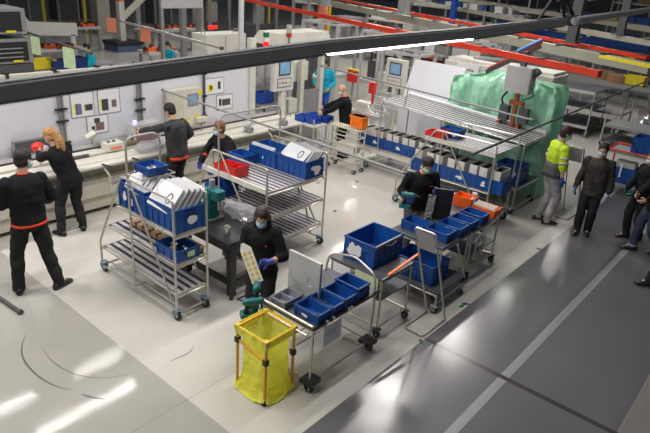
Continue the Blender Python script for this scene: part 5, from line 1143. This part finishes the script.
storage(-17.5, 23.5, 5.4, (.5, 1.3, 2.0), 'pale storage rack in the hall seen under the red rails, left one', mixed, 30, 'small box on the pale storage rack under the red rails, left one', 'boxes on the left pale rack')
storage(-14.0, 21.0, 4.4, (.5, 1.2, 1.9), 'pale storage rack in the hall behind the beige machine', mixed, 30, 'small box on the pale storage rack behind the beige machine', 'boxes on the pale rack behind the beige machine')
storage(-20, 31, 7, (.6, 1.5, 2.4), 'storage rack farther back above the light beam', ['white', 'lightgray', 'offwhite', 'blue', 'graydark'], 34, 'box on the rack farther back above the light beam', 'boxes on the rack above the light beam')
storage(-11.5, 34.5, 7, (.6, 1.5, 2.4), 'storage rack farther back with blue crates at the right', ['blue', 'blue', 'graydark', 'white', 'yellow'], 34, 'box on the farther rack with blue crates at the right', 'boxes on the far right rack')
storage(-23, 44, 9, (.8, 2.0, 3.2), 'tall far storage rack near the top edge, left one', ['graydark', 'blue', 'offwhite', 'black'], 30, 'box on the tall far rack near the top edge, left one', 'boxes on the tall far rack left', 1.5, None, .6, 1.3, 0, 'girder')
storage(-12.5, 44, 9, (.8, 2.0, 3.2), 'tall far storage rack near the top edge, right one', ['graydark', 'blueplastic', 'offwhite', 'black', 'cardboard'], 30, 'box on the tall far rack near the top edge, right one', 'boxes on the tall far rack right', 1.5, None, .6, 1.3, 0, 'girder')
storage(-7.6, 26.2, 6, (.4, 1.2), 'low dark rack of mixed boxes past the cardboard reels', ['graydark', 'black', 'red', 'yellow', 'cardboard', 'white'], 22, 'mixed box on the low dark rack past the cardboard reels', 'boxes on the low dark rack', 1.0, 1.6)
for k, (x, y, w_) in enumerate(((640, 128, 1.6), (600, 108, 1.6))):
    p = PZ(x, y, .6); t = empty('chrome_trolley', (p.x, p.y, 0), ('dark trolley with shiny chrome wheels near the right edge', 'dark trolley behind the chrome wheeled one')[k], 'trolley')
    MB().box(-w_/2, w_/2, -.5, .5, .55, .62).build('deck', ['gray'], t); MB().box(-w_/2, w_/2, -.5, .5, .15, .22).build('lower_deck', ['graydark'], t)
    for sx in (-1, 1):
        for sy in (-1, 1): MB().tube([(sx*w_/2, sy*.5, .12), (sx*w_/2, sy*.5, .9)], .025, 8).build('upright', ['steel'], t); caster(t, sx*(w_/2-.05), sy*.45, .09, 'chrome')
for k, (x, y) in enumerate(((637, 128), (643, 123), (648, 119))):
    p = PZ(x, y, .2); tag(MB().ell((0, 0, .17), (.17, .17, .17)).cyl((0, 0, 0), (0, 0, .04), .1, 12).build('chrome_ball', ['chrome'], None, True, (p.x, p.y, 0)), ('shiny metal dome nearest the blue crate at the right', 'shiny metal dome in the middle of three at the right', 'shiny metal dome farthest at the right edge')[k], 'metal dome')
# red framed cart
t = empty('red_frame_cart', (-3.12, 13.15, 0), 'cart with a red tube frame and grey top behind the suited man', 'cart')
MB().tube([(0, 0, .12), (0, 0, .95), (1.0, 0, .95), (1.0, 0, .12)], .02, 8, 0, .08).tube([(0, .7, .12), (0, .7, .95), (1.0, .7, .95), (1.0, .7, .12)], .02, 8, 0, .08).tube([(0, 0, .93), (0, .7, .93)], .02, 8).tube([(1, 0, .93), (1, .7, .93)], .02, 8).build('frame', ['redrail'], t)
MB().box(0, 1, 0, .7, .88, .92).build('deck', ['gray'], t); MB().box(0, 1, 0, .7, .20, .24).build('lower_deck', ['gray'], t)
for x in (0, 1):
    for y in (0, .7): caster(t, x, y, .05, 'lightgray')
MB().box(.35, .38, -.03, 0, .4, .7).build('clipboard', ['paper'], t)
crate((-2.72, 13.42, .245), .60, .40, .34, 'blue crate on the lower deck of the red framed cart', None)
crate((-2.42, 13.55, .925), .60, .45, .34, 'blue crate on top of the red framed cart', None)
tag(MB().rbox(-.2, .2, -.12, .12, 0, .12, .02).build('white_case', ['lightgray'], None, False, (-2.72, 13.38, .586)), 'pale case lying over the crate in the red framed cart', 'case')

# bits on the floor
for k, (x, y, m, l) in enumerate(((324, 151+19, 'graydark', 'dark scrap on the floor beside the ladder cart'), (318, 183, 'tape', 'scrap of blue tape on the floor right of the centre rack, upper'), (335, 211, 'tape', 'scrap of blue tape on the floor above the big blue crate'), (357, 181.5, 'graydark', 'dark scrap on the floor under the slanting tube'), (466, 304, 'tape', 'scrap of blue tape by the aisle edge near the carts'), (462, 306, 'tapegreen', 'scrap of green tape by the aisle edge near the carts'), (421, 341.5, 'tapegreen', 'scrap of green tape under the bent tube stand'), (539, 249, 'tape', 'scrap of blue tape on the aisle edge before the hi-vis man'))):
    p = PZ(x, y, 0); a = MB().prism([(-.05, -.015), (.02, -.025), (.06, .0), (.03, .03), (-.03, .02)], .0005, .004); o = a.build('tape_scrap', [m], None, False, (p.x, p.y, 0)); o.rotation_euler = (0, 0, k*.9); tag(o, l, 'tape')
tubeobj('floor_bar', PZ(-12, 290, .03), PZ(19, 311, .03), .025, 'graydark', 'dark round bar lying on the floor at the left edge', 'bar')
def skid(pts, label, w_=.008):
    P_ = [PZ(x, y, 0) for x, y in pts]; a = MB(); vs = []
    Q = []
    for i in range(len(P_)-1):
        for k in range(6):
            u = k/6; p0 = P_[max(i-1, 0)]; p1 = P_[i]; p2 = P_[i+1]; p3 = P_[min(i+2, len(P_)-1)]
            Q.append(.5*((2*p1)+(p2-p0)*u+(2*p0-5*p1+4*p2-p3)*u*u+(3*p1-p0-3*p2+p3)*u**3))
    Q.append(P_[-1])
    for i, p in enumerate(Q):
        d = (Q[min(i+1, len(Q)-1)] - Q[max(i-1, 0)]).normalized(); n_ = Vector((-d.y, d.x, 0)); ww = w_*math.sin(pi*(i+.6)/(len(Q)+.2))
        vs += [p + n_*ww + Vector((0, 0, .0012)), p - n_*ww + Vector((0, 0, .0012))]
    a.add(vs, [(2*i, 2*i+1, 2*i+3, 2*i+2) for i in range(len(Q)-1)]); tag(a.build('skid_mark', ['skid']), label, 'skid mark')
dm('skid', (.10, .095, .09), .4)
skid([(27, 333), (22, 345), (24, 360), (38, 376), (58, 387), (75, 390)], 'dark curved skid mark at the lower left', .010)
skid([(81, 394), (90, 397), (106, 399.5)], 'short dark skid mark between the reflections at the bottom left', .014)
skid([(41, 345), (52, 361), (75, 374), (105, 378), (138, 372)], 'faint long curved skid mark at the lower left', .006)
skid([(194, 345), (190, 352), (178, 358), (170, 361)], 'faint short skid mark on the pale floor at the lower centre', .006)

# ------------------------------------------------------------------ LIGHTS
def lamp(x, y, z, L_, W_, power, label):
    t = empty('ceiling_light', (x, y, z), label, 'ceiling light', 'ceiling lights')
    MB().box(-W_/2-.02, W_/2+.02, -L_/2-.02, L_/2+.02, .03, .10).build('housing', ['white'], t)
    ld = bpy.data.lights.new('tube_light', 'AREA'); ld.shape = 'RECTANGLE'; ld.size = W_; ld.size_y = L_; ld.energy = power; ld.color = (1, .965, .91)
    o = bpy.data.objects.new('tube_light', ld); col.objects.link(o); o.parent = t; o.location = (0, 0, .02)
LZ = 6.0
lab = 'unseen ceiling tube light over the factory hall, some inferred from streaks, some added fill'
LS = .56
for (x, y, L_, p_) in ((-12.4, 3.9, 1.0, 24), (-12.4, 6.1, 1.3, 30), (-11.05, 5.1, 2.5, 56), (-12.2, 11.3, 1.6, 190), (-12.2, 16.4, 1.6, 130), (-9.8, .3, 2.4, 560), (-9.6, 16.0, 3.0, 200), (-4.6, -1.2, 2.4, 260),
                     (-6.2, 3.2, 2.4, 250), (-6.2, 7.4, 1.2, 160), (-6.2, 10.5, 1.5, 300), (-6.2, 14.0, 1.6, 260), (-6.2, 18.3, 1.8, 130), (-3.6, 5.2, 2.4, 150), (-3.6, 1.6, 2.4, 110), (-6.3, 22.4, 1.8, 90), (-16, 22, 3, 400), (-18, 12, 3, 300), (-22, 32, 4, 600), (-19, 40, 4, 260), (-15, 27, 3, 160), (-24, 18, 3, 350)):  # lamps deep in the hall are added to brighten the background
    lamp(x, y, LZ, L_, .10 if x > -11 else .045, p_*LS, lab)
world = bpy.data.worlds.new('hall_air'); bpy.context.scene.world = world; world.use_nodes = True
world.node_tree.nodes['Background'].inputs[0].default_value = (.80, .88, 1.0, 1); world.node_tree.nodes['Background'].inputs[1].default_value = .09

# ------------------------------------------------------------------ CAMERA
cd = bpy.data.cameras.new('camera'); cam = bpy.data.objects.new('camera', cd); col.objects.link(cam)
X_, Y_, Z_ = R.col[0], -R.col[1], -R.col[2]
m4 = Matrix((X_, Y_, Z_)).transposed().to_4x4(); m4.translation = Vector((0, 0, CH)); cam.matrix_world = m4
cd.sensor_width = 36; cd.lens = F/650*36; cd.clip_end = 200
cd.dof.use_dof = True; cd.dof.focus_distance = 7.5; cd.dof.aperture_fstop = 2.0
bpy.context.scene.camera = cam
vs_ = bpy.context.scene.view_settings; vs_.view_transform = 'Standard'; vs_.look = 'None'; vs_.exposure = .12; vs_.gamma = 1
